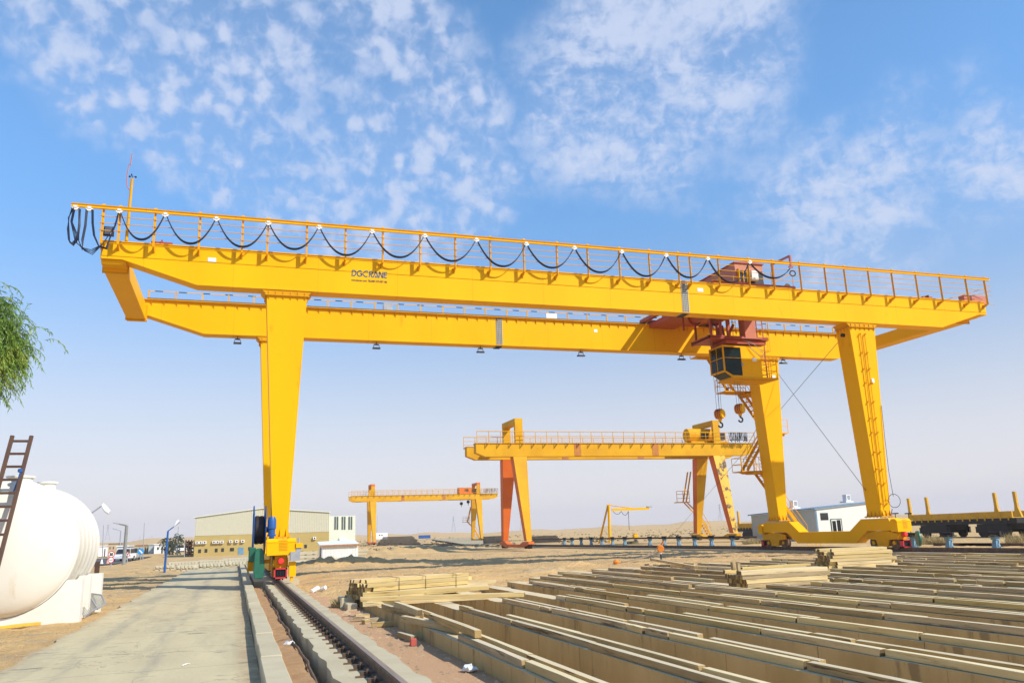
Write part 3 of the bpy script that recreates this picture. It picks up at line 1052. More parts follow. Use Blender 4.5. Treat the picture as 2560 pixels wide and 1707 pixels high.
def leg(xc, y0, zf=ZLF):
    root = MB()
    a = [(xc-.255, y0+.10, zf+.02), (xc+.255, y0+.10, zf+.02), (xc+.255, y0+1.0, zf+.02), (xc-.255, y0+1.0, zf+.02)]
    b = [(xc-.735, y0+.03, ZLT-.02), (xc+.735, y0+.03, ZLT-.02), (xc+.735, y0+.98, ZLT-.02), (xc-.735, y0+.98, ZLT-.02)]
    root.hexa(a, b)
    lg = root.build('leg', YEL, CR)
    mb = MB()
    # flared head
    mb.hexa([(xc-.74, y0+.02, ZLT+.02), (xc+.74, y0+.02, ZLT+.02), (xc+.74, y0+.98, ZLT+.02), (xc-.74, y0+.98, ZLT+.02)],
            [(xc-.93, y0+.006, ZB-.026), (xc+.93, y0+.006, ZB-.026), (xc+.93, y0+GW+.3, ZB-.026), (xc-.93, y0+GW+.3, ZB-.026)])
    mb.box(xc-.80, xc+.80, y0-.05, y0+1.06, ZLT-.018, ZLT+.018)
    for i in range(6):
        x = xc-.66+i*.264
        mb.prism([(x-.01, y0+.02, ZLT-.02), (x-.01, y0-.05, ZLT-.02), (x-.01, y0+.04, ZLT-.20)], (.02, 0, 0))
        mb.prism([(x-.01, y0+.01, ZLT+.02), (x-.01, y0-.05, ZLT+.02), (x-.01, y0+.01, ZB-.03)], (.02, 0, 0))
        mb.tube((x+.13, y0-.03, ZLT-.035), (x+.13, y0-.03, ZLT+.035), .017, n=6)
    for i in range(4):
        yy = y0+.16+i*.22
        for s in (-1, 1):
            mb.prism([(xc+s*.735, yy, ZLT-.02), (xc+s*.80, yy, ZLT-.02), (xc+s*.726, yy, ZLT-.2)], (0, .02, 0))
    mb.build('leg_head', YELD, lg)
    mb = MB()
    mb.box(xc-.36, xc+.36, y0-.02, y0+1.1, zf-.02, zf+.02)
    for x in (-.21, 0, .21):
        mb.prism([(xc+x-.012, y0+.10, zf+.02), (xc+x-.012, y0+.0, zf+.02), (xc+x-.012, y0+.10, zf+.32)], (.024, 0, 0))
    for s in (-1, 1):
        for yy in (.2, .45, .7, .95):
            mb.prism([(xc+s*.255, y0+yy, zf+.02), (xc+s*.35, y0+yy, zf+.02), (xc+s*.27, y0+yy, zf+.26)], (0, .024, 0))
            mb.tube((xc+s*.31, y0+yy+.1, zf-.05), (xc+s*.31, y0+yy+.1, zf+.05), .02, n=6)
    for x in (-.28, -.1, .1, .28):
        mb.tube((xc+x, y0+.03, zf-.05), (xc+x, y0+.03, zf+.05), .02, n=6)
    mb.build('leg_foot_flange', YELD, lg)
    return lg


legNL = leg(XL, YN)
legNR = leg(XR, YN)
legFL = leg(XL, YF)
legFR = leg(XR, YF)

# end beams tying the legs at ground level (saddle shaped), with bogies -------


def end_beam(xc):
    mb = MB()
    top = [(30.3, 1.02), (30.42, 1.34), (32.15, 1.34), (33.0, .80), (36.78, .80), (37.55, 1.34), (39.75, 1.34), (39.9, 1.10)]
    bot = [(39.9, .82), (37.85, .80), (37.0, .24), (32.7, .24), (31.85, .80), (30.3, .80)]
    mb.prism([(xc-.29, y, z) for y, z in top+bot], (.58, 0, 0))
    e = mb.build('end_beam', YEL, CR)
    for yc in (31.0, 39.02):
        mb = MB()
        bf = MB()
        # bogie frame: two deep cheeks with wheel cut-outs
        for s in (-1, 1):
            x = xc+s*.22
            bf.prism([(x-.03, yc+a, b) for a, b in ((-.98, .43), (-.98, .66), (-.35, .79), (.35, .79), (.98, .66), (.98, .43), (.40, .40), (.30, .09), (-.30, .09), (-.40, .40))], (.06, 0, 0))
        bf.box(xc-.19, xc+.19, yc-.4, yc+.4, .35, .79)
        b = bf.build('bogie', YELD, CR)
        for dy in (-.64, .64):
            w = MB()
            w.lathe([(.02, -.12), (.29, -.12), (.29, -.085), (.255, -.08), (.255, .08), (.29, .085), (.29, .12), (.02, .12)], (xc, yc+dy, .262), (1, 0, 0), 28)
            w.build('wheel', DSTEEL, b, smooth=True)
            w = MB()
            w.tube((xc-.2, yc+dy, .262), (xc+.2, yc+dy, .262), .09, n=12)
            w.build('axle_box', YELD, b)
    return e


ebl = end_beam(XL)
ebr = end_beam(XR)
# buffers and track sweepers
for xc, ys in ((XL, -1), (XR, -1), (XR, 1), (XL, 1)):
    y0 = 29.95 if ys < 0 else 40.15
    mb = MB()
    mb.box(xc-.19, xc+.19, y0-.03*ys, y0+.22*-ys, .40, .80)
    h = mb.build('buffer_housing', YELD, CR)
    mb = MB()
    mb.lathe([(.09, 0), (.11, .02), (.11, .14), (.09, .17), (.0, .18)], (xc, y0, .62), (0, ys, 0), 20)
    mb.build('bumper', LRED, h, smooth=True)
    mb = MB()
    yb = y0+ys*.05
    for a, b, c, d in ((-.22, -.17, .05, .40), (.17, .22, .05, .40), (-.22, .22, .05, .10), (-.22, .22, .35, .40)):
        mb.box(xc+a, xc+b, yb-.1, yb+.1, c, d)
    s = mb.build('rail_sweeper', BRED, CR)
    mb = MB()
    mb.box(xc-.165, xc+.165, yb-.02, yb+.06, .105, .345)
    for i in range(7):
        mb.tube((xc-.16+i*.053, yb-.05, .12), (xc-.16+i*.053, yb-.05, .355), .015, n=6)
    mb.build('brush', BLK, s)


# drive covers (louvred yellow boxes)
def drive_cover(x0, x1, y0, y1, z0, z1, chamfer):
    mb = MB()
    mb.prism([(x0, y0, z0), (x0, y1, z0), (x0, y1, z1-chamfer), (x0, y1-chamfer, z1), (x0, y0+chamfer, z1), (x0, y0, z1-chamfer)], (x1-x0, 0, 0))
    mb.box(x0-.012, x1+.012, y0-.012, y1+.012, z1-chamfer-.03, z1-chamfer-.005)
    o = mb.build('drive_cover', YEL, CR)
    mb = MB()
    for i in range(8):
        z = z0+.16+i*.05
        mb.prism([(x0+.42*(x1-x0), y0-.002, z), (x0+.42*(x1-x0), y0-.018, z), (x0+.42*(x1-x0), y0-.002, z+.022)], (.3*(x1-x0), 0, 0))
    mb.build('louvre', YELD, o)
    return o


drive_cover(XL-.47, XL+.47, 29.75, 30.28, .82, 1.37, .10)
drive_cover(XR-.36, XR+.42, 29.85, 30.28, .74, 1.30, .10)
drive_cover(XR-.36, XR+.42, 39.92, 40.3, .74, 1.25, .10)
# rail clamp on the left front bogie
mb = MB()
mb.box(XL+.28, XL+.5, 29.8, 30.1, .10, .58)
mb.box(XL+.33, XL+.42, 29.85, 30.05, -.05, .10)
mb.build('rail_clamp', YEL, CR)
mb = MB()
mb.box(XL+.48, XL+.70, 29.7, 30.0, 1.05, 1.2)
mb.build('clamp_motor', YEL, CR)
mb = MB()
mb.box(XL+.30, XL+.62, 29.65, 29.95, .62, .92)
mb.tube((XL+.58, 29.9, 1.2), (XL+.58, 29.9, 1.38), .035)
mb.box(XL+.49, XL+.66, 29.75, 29.95, .92, 1.04)
mb.build('control_box', GAL, CR)

# cable reel on the left leg
RX, RY, RZ = .82, 31.4, 1.70
mb = MB()
for dx in (-.20, .20):
    mb.lathe([(.40, -.012), (.84, -.02), (.86, 0), (.84, .02), (.40, .012)], (RX+dx, RY, RZ), (1, 0, 0), 36)
    for k in range(8):
        t = k*math.pi/4
        mb.bar((RX+dx, RY+.1*math.cos(t), RZ+.1*math.sin(t)), (RX+dx, RY+.8*math.cos(t), RZ+.8*math.sin(t)), .03, .05, up=(1, 0, 0))
reel = mb.build('cable_reel', BLU, CR)
mb = MB()
mb.lathe([(.2, -.16), (.47, -.16), (.50, -.1), (.48, 0), (.50, .08), (.47, .16), (.2, .16)], (RX, RY, RZ), (1, 0, 0), 32)
mb.build('wound_cable', mat('reel cable brown', (0.035, 0.022, 0.018), (0.02, 0.014, 0.012), rough=.6), reel, smooth=True)
mb = MB()
mb.lathe([(0, 0), (.12, 0), (.15, .05), (.15, .18), (.12, .2), (.12, .36), (.15, .38), (.15, .66), (.11, .78), (0, .80)], (XL-.30, 30.62, 1.34), (0, 0, 1), 18)
mo = mb.build('reel_motor', BLU, CR, smooth=True)
mb = MB()
mb.box(XL-.46, XL-.15, 30.5, 30.95, 1.36, 1.46)
mb.box(RX+.1, XL-.2, 31.3, 31.5, RZ-.1, RZ+.1)
mb.build('motor_mount', YELD, CR)
# green cable guide and gearbox below reel
mb = MB()
pts = [(RX-.14, .12), (RX-.18, .4), (RX-.15, 1.0), (RX-.07, 1.12), (RX+.07, 1.12), (RX+.15, 1.0), (RX+.18, .4), (RX+.14, .12)]
mb.prism([(x, 30.0, z-.05) for x, z in pts], (0, .5, 0))
mb.build('cable_guide', GRN, CR, bevel=.02)
mb = MB()
mb.box(RX-.34, RX-.1, 30.4, 30.9, .62, 1.1)
mb.build('gear_case', GRN, CR, bevel=.03)
mb = MB()
mb.box(RX-.36, RX-.02, 30.9, 31.3, .3, .66)
mb.box(RX-.1, XL-.3, 30.3, 30.7, .56, .68)
mb.build('guide_bracket', YELD, CR)
mb = MB()
mb.lathe([(.05, -.06), (.32, -.06), (.34, 0), (.32, .06), (.05, .06)], (XR+.55, 29.7, .42), (.85, -.5, 0), 28)
mb.build('cable_guide', GRN, CR)

# end ties under the girder ends
for (xa, xb) in ((XA+.04, XA+.80), (XF-1.25, XF-.5)):
    mb = MB()
    mb.box(xa, xb, YN+GW+.05, YF-.01, ZLB-.28, ZLB+.36)
    mb.box(xa-.02, xb+.02, YN+.1, YN+GW+.05, ZLB-.17, ZLB-.026)
    mb.box(xa-.02, xb+.02, YF-.03, YF+.3, ZLB-.3, ZLB-.03)
    tie = mb.build('end_tie', YEL, CR)
    for yy in (YN+GW+.07, YF-.05):
        mb = MB()
        mb.box(xa-.06, xb+.06, yy-.015, yy+.015, ZLB-.34, ZLB+.40)
        for i in range(6):
            mb.tube((xa+.02+i*.14, yy-.04, ZLB-.31), (xa+.02+i*.14, yy+.04, ZLB-.31), .02, n=6)
            mb.tube((xb+.03, yy-.04, ZLB-.26+i*.12), (xb+.03, yy+.04, ZLB-.26+i*.12), .02, n=6)
        mb.build('tie_flange', YELD, tie)

# near-side railing with festoon beam --------------------------------
YR = 30.36


def beam_y(px):
    return 506.5+(px-179)*(703-506.5)/(2473-179)


posts = [259.5, 301, 389, 501, 608, 671, 768, 865, 958, 1051, 1139, 1226, 1310, 1393, 1470, 1549, 1624, 1696, 1726, 1797, 1872, 1933, 2001, 2064, 2113, 2173, 2232, 2292, 2352, 2417, 2464]
b0, b1 = Gy(179, 506.5, YR), Gy(2473, 703, YR)
ZBEAM = (b0.z+b1.z)/2
mb = MB()
mb.prism([(b0.x, YR+a, ZBEAM+b) for a, b in ((-.05, -.06), (.05, -.06), (.05, -.045), (.012, -.04), (.012, .04), (.05, .045), (.05, .06), (-.05, .06), (-.05, .045), (-.012, .04), (-.012, -.04), (-.05, -.045))], (b1.x-b0.x, 0, 0))
fb = mb.build('festoon_beam', YEL, CR)
mb = MB()
mb.bar((b0.x, YR, ZBEAM+.062), (b1.x, YR, ZBEAM+.062), .11, .008)
mb.build('beam_cap', YELD, fb)
RAIL = thing('dummy', 'x', 'x', (0, 0, 0))
bpy.data.objects.remove(RAIL)
zr0 = ZT-.10
post_x = []
mb = MB()
xs0, xs1 = XA-.1, XF+.12
for fz in (.28, .53, .77):
    z = zr0+.08+(ZBEAM-zr0-.14)*fz
    mb.tube((xs0, YR+.03, z), (xs1, YR+.03, z), .014, n=6)
mb.tube((XA, YR+.02, zr0-.08), (xs1+.15, YR+.02, zr0-.08), .011, n=6)
rod = mb.build('railing', YELD, CR)
for px in posts:
    pp = Gy(px, beam_y(px)+8, YR)
    post_x.append(pp.x)
    mb = MB()
    mb.box(pp.x-.03, pp.x+.03, YR+.055, YR+.095, zr0-.1, ZBEAM-.062)
    mb.box(pp.x-.038, pp.x-.03, YR-.02, YR+.095, zr0-.1, ZBEAM-.062)
    mb.prism([(pp.x-.05, YR+.05, ZBEAM+.066), (pp.x-.05, YR-.05, ZBEAM+.066), (pp.x-.05, YR+.05, ZBEAM+.15)], (.1, 0, 0))
    mb.build('railing_post', YELD, rod)
    mb = MB()
    mb.prism([(pp.x-.035, YR+.06, zr0-.05), (pp.x-.035, YN-.002, zr0-.05), (pp.x-.035, YN-.002, zr0-.22), (pp.x-.035, YR+.06, zr0-.10)], (.05, 0, 0))
    mb.box(pp.x-.06, pp.x+.04, YN-.02, YN-.003, zr0-.24, zr0-.03)
    mb.build('post_bracket', YELD, rod)

# far-side walkway railing
mb = MB()
YB = YF+GW+.45
mb.box(XA+.6, XF-.6, YF+GW+.037, YB+.1, ZT-.02, ZT+.02)
wk = mb.build('walkway', YELD, CR)
mb = MB()
for z in (ZT+.36, ZT+.74):
    mb.tube((XA+.7, YB, z), (XF-.8, YB, z), .018, n=6)
rl2 = mb.build('railing', YEL, CR)
x = XA+.75
k = 0
while x < XF-.7:
    mb = MB()
    mb.box(x-.03, x+.03, YB-.02, YB+.02, ZT+.02, ZT+.77)
    mb.build('railing_post', YELD, rl2)
    x += 1.15
mb = MB()
x = XA+1.0
while x < XF-1.2:
    for z in (ZT+.36, ZT+.74):
        mb.tube((x, YB, z), (x+.34, YB, z), .0215, n=6)
    x += 1.02
mb.build('dark_stripe', NAVY, rl2)
for px, py in ((1379, 791), ):
    p = Gy(px, py, YB-.05)
    mb = MB()
    mb.box(p.x-.3, p.x+.3, YB-.06, YB-.03, p.z-.16, p.z+.16)
    mb.build('notice_board', WHT, rl2)
p = Gy(968, 762, YB-.05)
mb = MB()
mb.box(p.x-.22, p.x+.22, YB-.3, YB-.04, ZT+.1, ZT+.62)
mb.build('junction_box', GAL, rl2)

# floodlights under the far girder
for px in (594, 941, 1201, 1452, 1703, 1957):
    pt = Gy(px, 848+(px-594)*.036, YF+.3)
    x = pt.x
    mb = MB()
    mb.tube((x, YF+.3, ZB-.02), (x, YF+.3, ZB-.14), .018)
    mb.box(x-.11, x+.11, YF+.24, YF+.36, ZB-.17, ZB-.13)
    mb.bar((x-.13, YF+.3, ZB-.16), (x-.13, YF+.3, ZB-.33), .02)
    mb.bar((x+.13, YF+.3, ZB-.16), (x+.13, YF+.3, ZB-.33), .02)
    fl = mb.build('floodlight', BLK, CR)
    mb = MB()
    mb.prism([(x-.17, YF+.12, ZB-.40), (x-.17, YF+.48, ZB-.34), (x-.17, YF+.42, ZB-.27), (x-.17, YF+.18, ZB-.30)], (.34, 0, 0))
    mb.build('lamp_housing', BLK, fl)

# wind sensor mast
p = Gy(316, 598, 31.05)
q = Gy(333, 447, 31.05)
mb = MB()
mb.tube((p.x, 31.05, ZT+.03), (p.x+.04, 31.05, q.z), .055, .045, n=10)
mast = mb.build('wind_mast', YELD, CR)
mb = MB()
pts = [Gy(a, b, 31.05) for a, b in ((327, 479), (318, 467), (316, 450), (322, 411), (326, 413), (330, 386))]
mb.path(pts, .018)
mb.path([pts[-1], Gy(331, 385, 31.05)], .012)
mb.build('antenna', REDL, mast)
mb = MB()
c = Vector((p.x+.04, 31.05, q.z))
mb.tube(c, c+Vector((0, 0, .1)), .012)
for k in range(3):
    t = k*2.1+.5
    e = c+Vector((.12*math.cos(t), .12*math.sin(t), .1))
    mb.tube(c+Vector((0, 0, .1)), e, .008)
    mb.lathe([(.0, -.04), (.03, -.03), (.042, 0)], e, (-math.sin(t), math.cos(t), 0), 10)
mb.build('anemometer', BLK, mast)
# floodlight standing on girder end
p = Gy(271, 578, 30.95)
mb = MB()
mb.prism([(p.x-.16, 30.9, p.z-.2), (p.x-.16, 31.0, p.z+.2), (p.x-.16, 31.15, p.z+.2), (p.x-.16, 31.2, p.z-.12)], (.32, 0, 0))
fl = mb.build('floodlight', BLK, CR)
mb = MB()
mb.hexa([(p.x-.12, 30.90, p.z-.13), (p.x+.12, 30.90, p.z-.13), (p.x+.12, 30.905, p.z-.13), (p.x-.12, 30.905, p.z-.13)],
        [(p.x-.12, 30.955, p.z+.16), (p.x+.12, 30.955, p.z+.16), (p.x+.12, 30.965, p.z+.16), (p.x-.12, 30.965, p.z+.16)])
mb.build('lens', GAL, fl)
# end stop (red) on girder top, left and right
for pxa, pxb, py in ((378, 432, 601), (2306, 2329, 742)):
    pa, pb = Gy(pxa, py, 31.0), Gy(pxb, py, 31.0)
    mb = MB()
    mb.box(pa.x, pb.x, 30.95, 31.15, ZT+.10, ZT+.2)
    mb.box((pa.x+pb.x)/2-.03, (pa.x+pb.x)/2+.03, 30.9, 31.2, ZT+.03, ZT+.26)
    mb.build('end_stop', RED, CR)
pa, pb = Gy(2400, 745, 31.2), Gy(2455, 745, 31.2)
mb = MB()
mb.box(pa.x, pb.x, 30.95, 31.3, ZT+.04, ZT+.42)
mb.build('ballast_box', REDL, CR)
mb = MB()
mb.tube((pa.x-1.4, 31.1, ZT+.05), (pb.x, 30.6, ZT+.85), .015)
mb.tube((pa.x+.2, 31.1, ZT+.35), (pb.x, 30.6, ZT+.6), .012)
mb.build('end_brace', YELD, CR)

# conduit ladder on the right near leg
mb = MB()
for s in (-.1, .1):
    mb.path([(XR-.10+s+(.02 if s > 0 else -.02)*i/10, YN-.05+(.06*(1-i/10)), 1.9+i*.80) for i in range(11)], .022)
ld = mb.build('leg_ladder', YELD, CR)
mb = MB()
for i in range(11):
    z = 2.0+i*.78+(.12 if i % 3 == 1 else 0)
    yf = YN-.07+.06*(1-(z-1.9)/8)
    mb.bar((XR-.27, yf-.03, z-.02), (XR-.16, yf+.06, z+.05), .045)
    mb.bar((XR+.03, yf-.03, z-.02), (XR+.15, yf+.06, z+.05), .045)
mb.build('ladder_rung', YELD, ld)
mb = MB()
mb.ring((XR+.33, YN-.15, 2.1), (0.15, 1, 0), .30, .013, 28)
mb.path([(XR+.2, YN-.1, 1.75), (XR+.1, YN-.1, 1.5), (XR-.05, YN-.2, 1.25), (XR+.05, YN-.25, .9), (XR-.1, YN-.3, .75)], .015)
mb.path([(XR+.40, YN-.05, 2.3), (XR+.36, YN-.03, 3.4), (XR+.42, YN, 5.0), (XR+.5, YN+.02, 6.5)], .012)
mb.build('loose_cable', BLK, CR)

# staircase behind the far right leg
YS = 39.85


def flight(a, b, w=.55, root=None):
    a, b = Vector(a), Vector(b)
    mb = MB()
    for s in (-w/2, w/2):
        o = Vector((0, s, 0))
        mb.bar(a+o, b+o, .03, .16)
    n = max(4, int(abs(b.z-a.z)/.24))
    for i in range(1, n):
        p = a.lerp(b, i/n)
        mb.box(p.x-.10, p.x+.10, p.y-w/2, p.y+w/2, p.z-.012, p.z+.012)
    mb.build('stair_flight', YELD, root)
    mb = MB()
    up = Vector((0, 0, .75))
    for s in (-w/2, w/2):
        o = Vector((0, s, 0))
        mb.path([a+o, a+o+up, b+o+up, b+o], .017)
        mb.tube(a+o+up*.5, b+o+up*.5, .012, n=6)
        for t in (.33, .66):
            p = a.lerp(b, t)+o
            mb.tube(p, p+up, .014, n=6)
    mb.build('handrail', YEL, root)


def landing(x0, x1, z, root, gates=True):
    mb = MB()
    mb.box(x0, x1, YS-.45, YS+.5, z-.05, z)
    mb.prism([(x0+.3, YS-.1, z-.16), (x1, YS-.1, z-.16), (x1, YS-.1, z-.05), (x0, YS-.1, z-.05)], (0, .12, 0))
    mb.build('landing', YELD, root)
    mb = MB()
    for yy in (YS-.45, YS+.5):
        for zz in (.38, .75):
            mb.tube((x0, yy, z+zz), (x1, yy, z+zz), .016, n=6)
        for xx in (x0, (x0+x1)/2, x1):
            mb.tube((xx, yy, z), (xx, yy, z+.75), .02, n=6)
    for zz in (.38, .75):
        mb.tube((x0, YS-.45, z+zz), (x0, YS+.5, z+zz), .016, n=6)
    mb.build('landing_rail', YEL, root)


stair = MB()
stair.box(27.2, 28.9, YF+1.0, YS+.3, 4.0, 4.12)
stair.box(27.3, 28.8, YF+1.0, YS+.3, 8.42, 8.54)
stair = stair.build('staircase', YELD, CR)
flight((30.5, YS, .35), (27.75, YS, 4.15), root=stair)
landing(26.5, 28.1, 4.17, stair)
flight((26.95, YS, 4.2), (28.55, YS, 6.3), root=stair)
landing(28.4, 29.8, 6.3, stair)
flight((28.75, YS, 6.35), (27.2, YS, 8.6), root=stair)
landing(25.9, 27.9, 8.65, stair)
flight((26.6, YS, 8.65), (25.4, YS, 10.6), root=stair)
landing(24.4, 25.9, 10.65, stair)
mb = MB()
for xx in (30.4, 30.95):
    mb.path([(xx, YS-.3, -.2), (xx, YS-.3, .75), (xx+.28, YS-.3, .75), (xx+.28, YS-.3, -.2)], .02)
mb.tube((30.4, YS-.3, .4), (31.2, YS-.3, .4), .016)
mb.build('gate', YEL, stair)
# stay ropes between right legs
mb = MB()
mb.tube(Gx(2110, 838, 27.4), Gz(1682, 1338, .1), .014, n=5, caps=False)
tag(mb.build('stay_rope', ROPE), 'thin dark stay rope from the near right crane leg down to the ground', 'rope', 'stay ropes of the big crane')
mb = MB()
mb.tube(Gy(1946, 935, 38.25), Gx(2165, 1226, 27.75), .014, n=5, caps=False)
tag(mb.build('stay_rope', ROPE), 'thin dark stay rope slanting between the two right crane legs', 'rope', 'stay ropes of the big crane')
mb = MB()
mb.tube(Gx(2104, 838, 27.38), Gx(2114, 838, 27.42), .09, n=12)
mb.build('rope_lug', BLK, legNR)
for (px, py, yy) in ((1934, 943, YF), ):
    p = Gy(px, py, yy+.02)
    mb = MB()
    mb.box(p.x-.11, p.x+.11, yy-.01, yy+.045, p.z-.12, p.z+.12)
    mb.build('notice_plate', WHT, legFR)
p = Gy(2180, 952, YN+.06)
mb = MB()
mb.box(p.x-.07, p.x+.07, YN-.02, YN+.06, p.z-.1, p.z+.1)
mb.build('notice_plate', WHT, legNR)

# festoon cable -------------------------------------------------------
FE = thing('festoon_cable', 'dark looping festoon cable hung on white carriers along the girder railing', 'cable', (0, YR, ZBEAM-1.5))
hang = [190, 225, 299.6, 414.6, 542, 671.5, 798, 930, 1061.6, 1190.6, 1315, 1435, 1553, 1664, 1768, 1873]
HP = []
for px in hang:
    pp = Gy(px, beam_y(px), YR)
    HP.append(Vector((pp.x, YR-.01, ZBEAM-.16)))
    mb = MB()
    mb.box(pp.x-.06, pp.x+.06, YR-.075, YR+.05, ZBEAM-.10, ZBEAM-.03)
    mb.prism([(pp.x-.13, YR-.05, ZBEAM-.09), (pp.x+.13, YR-.05, ZBEAM-.09), (pp.x+.05, YR-.05, ZBEAM-.19), (pp.x-.05, YR-.05, ZBEAM-.19)], (0, .08, 0))
    mb.build('cable_carrier', WHT, FE)
mb = MB()
for k in range(4):
    dx = (k-1.5)*.022
    for i in range(2, len(HP)-1):
        a, b = HP[i].copy(), HP[i+1].copy()
        L_ = b.x-a.x
        mb.path(sag(a+Vector((.05, dx, 0)), b+Vector((-.05, dx, 0)), .92+.012*k+(.06 if i == 2 else 0)+.05*math.sin(i*2.3), 16), .017, 5)
# last loop to trolley arm
ARM = Gy(1978, 672, YR)
for k in range(3):
    mb.path(sag(HP[-1]+Vector((.04, k*.03-.03, 0)), (ARM.x-.08, YR+k*.03-.03, ARM.z), .55+.02*k, 14), .018, 5)
mb.ring((ARM.x+.05, YR, ARM.z-.22), (.3, 1, 0), .13, .028, 18)
# bunched loops at the left end
for k in range(4):
    o = .025*k
    a, b = HP[0]+Vector((-.10+o*.5, -.06+o, .02)), HP[0]+Vector((.12+o*.5, -.06+o, .02))
    mb.path([a, a+Vector((-.06-o, 0, -.35)), a+Vector((-.08, 0, -.8)), a+Vector((-.02, 0, -1.18-o)), a+Vector((.10, 0, -1.30-o)), b+Vector((.02, 0, -1.1)), b+Vector((.04, 0, -.6)), b], .017, 5)
    mb.path([a+Vector((.05, 0, 0)), a+Vector((.0, 0, -.5)), a+Vector((.12+o, 0, -.95)), a+Vector((.2, 0, -1.25)), b+Vector((.25, 0, -1.45-o)), b+Vector((.5, 0, -1.5-2*o)), HP[2]+Vector((-.45, -.05, -1.25)), HP[2]+Vector((-.12, -.04, -.55)), HP[2]+Vector((-.03, -.03+o, 0))], .015, 5)
    a, b = HP[1]+Vector((-.10+o*.5, -.05+o, .02)), HP[1]+Vector((.08+o*.5, -.05+o, .02))
    mb.path([HP[0]+Vector((.16, -.05+o, 0)), HP[0]+Vector((.15, -.05+o, -.6)), HP[0]+Vector((.19, -.05+o, -1.15)), HP[0]+Vector((.33, -.05+o, -1.42-o)), a+Vector((-.05, 0, -1.15)), a+Vector((0, 0, -.6)), a], .017, 5)
    mb.path([b, b+Vector((.04, 0, -.5)), b+Vector((.12, 0, -.95)), b+Vector((.3, 0, -1.32-o*.5)), b+Vector((.55, 0, -1.38-o*.5)), HP[2]+Vector((-.25, o, -1.0)), HP[2]+Vector((-.08, o, -.4)), HP[2]+Vector((-.03, o, 0))], .017, 5)
mb.build('cable_loop', NAVY, FE)

# ================================================================== TROLLEY
TR = thing('crane_trolley', 'red crane trolley with hoist house and yellow operator cab under the girders', 'trolley', (23, 35, ZT))
YT0, YT1 = YN+.15, YF+.6
hx0, hx1 = 21.75, 23.25
zb_ = ZT+.32
mb = MB()
mb.box(20.4, 24.9, YT0+.35, YT0+.6, ZT+.18, zb_)
mb.box(20.4, 24.9, YF+.05, YF+.3, ZT+.18, zb_)
mb.box(20.4, 20.65, YT0+.6, YF+.05, ZT+.14, zb_)
mb.box(24.0, 24.9, YT0+.3, YF+.05, ZT+.2, zb_-.03)
mb.box(21.4, 23.6, YT0+.6, YF+.05, ZT+.02, zb_-.02)
mb.box(20.7, 22.2, YT0+1.6, YF-.2, ZT-.22, ZT+.019)
fr = mb.build('trolley_frame', RED, TR)
for x in (20.7, 24.5):
    for y_ in (YN+GW-.08, YF+.08):
        mb = MB()
        mb.lathe([(.02, -.06), (.16, -.06), (.18, -.04), (.14, -.03), (.14, .06), (.02, .06)], (x, y_, ZT+.27), (0, 1, 0), 20)
        mb.build('trolley_wheel', DSTEEL, fr)
# hoist house
HT = Gy(1822, 653.6, YT0+.45).z
mb = MB()
mb.box(hx0-.02, hx1, YT0+.45, YF+.2, zb_, HT-.05)
hh = mb.build('hoist_house', REDL, TR)
mb = MB()
mb.prism([(hx0-.08, YT0+.38, HT-.05), (hx1+.06, YT0+.38, HT-.05), (hx1+.06, YT0+.38, HT-.01), ((hx0+hx1)/2, YT0+.38, HT+.05), (hx0-.08, YT0+.38, HT-.01)], (0, YF+.28-YT0-.38, 0))
mb.build('roof', RED, hh)
mb = MB()
a, b = Gy(1845, 676, YT0+.44), Gy(1867, 706, YT0+.44)
mb.box(a.x, b.x, YT0+.40, YT0+.445, zb_+.1, a.z)
mb.build('window', WINDK, hh)
mb = MB()
for xx in (a.x-.03, (a.x+b.x)/2, b.x):
    mb.box(xx, xx+.04, YT0+.37, YT0+.402, zb_+.06, a.z+.03)
mb.box(a.x-.06, a.x-.02, YT0+.3, YT0+.45, zb_+.05, a.z+.06)
mb.build('window_frame', YELD, hh)
mb = MB()
mb.box(b.x+.08, hx1-.03, YT0+.43, YT0+.447, zb_, a.z+.02)
mb.build('doorway', BLK, hh)
mb = MB()
mb.box(b.x+.16, b.x+.50, YT0+.2, YT0+.4, zb_+.12, zb_+.58)
mb.build('air_conditioner', WHT, hh)
mb = MB()
mb.box(hx0-.035, hx0-.022, YT0+2.0, YT0+2.7, ZT+.4, ZT+.85)
mb.build('vent', BLK, hh)
# festoon arm
mb = MB()
a = Gy(1930, 661, YR+2.6)
b_ = Vector((ARM.x, YR, Gy(1976, 640, YR).z))
mb.bar((a.x, a.y, zb_-.05), (a.x, a.y, a.z+.04), .10)
mb.bar(a, b_, .085)
mb.bar(b_+Vector((0, 0, .03)), (ARM.x, YR, ARM.z+.12), .085)
mb.box(ARM.x-.12, ARM.x+.1, YR-.04, YR+.04, ARM.z+.06, ARM.z+.12)
mb.build('festoon_arm', RED, TR)
mb = MB()
for xx in (23.6, 24.8):
    mb.tube((xx, YT0+.32, zb_), (xx, YT0+.32, zb_+.62), .016)
mb.tube((23.6, YT0+.32, zb_+.05), (24.8, YT0+.32, zb_+.62), .014)
mb.tube((21.5, YT0+.3, zb_+.3), (21.5, YT0+.3, zb_+.02), .014)
mb.box(20.3, 21.6, YT0+.28, YT0+.34, zb_, zb_+.02)
mb.build('trolley_rail_guard', YELD, TR)
# winch drums
for (x, y_, r_) in ((21.9, 34.6, .28), (23.1, 34.6, .26)):
    mb = MB()
    mb.lathe([(.05, -.9), (r_+.1, -.9), (r_+.1, -.86), (r_, -.85), (r_, .85), (r_+.1, .86), (r_+.1, .9), (.05, .9)], (x, y_, ZT-.30), (0, 1, 0), 24)
    mb.build('winch_drum', RED, TR)
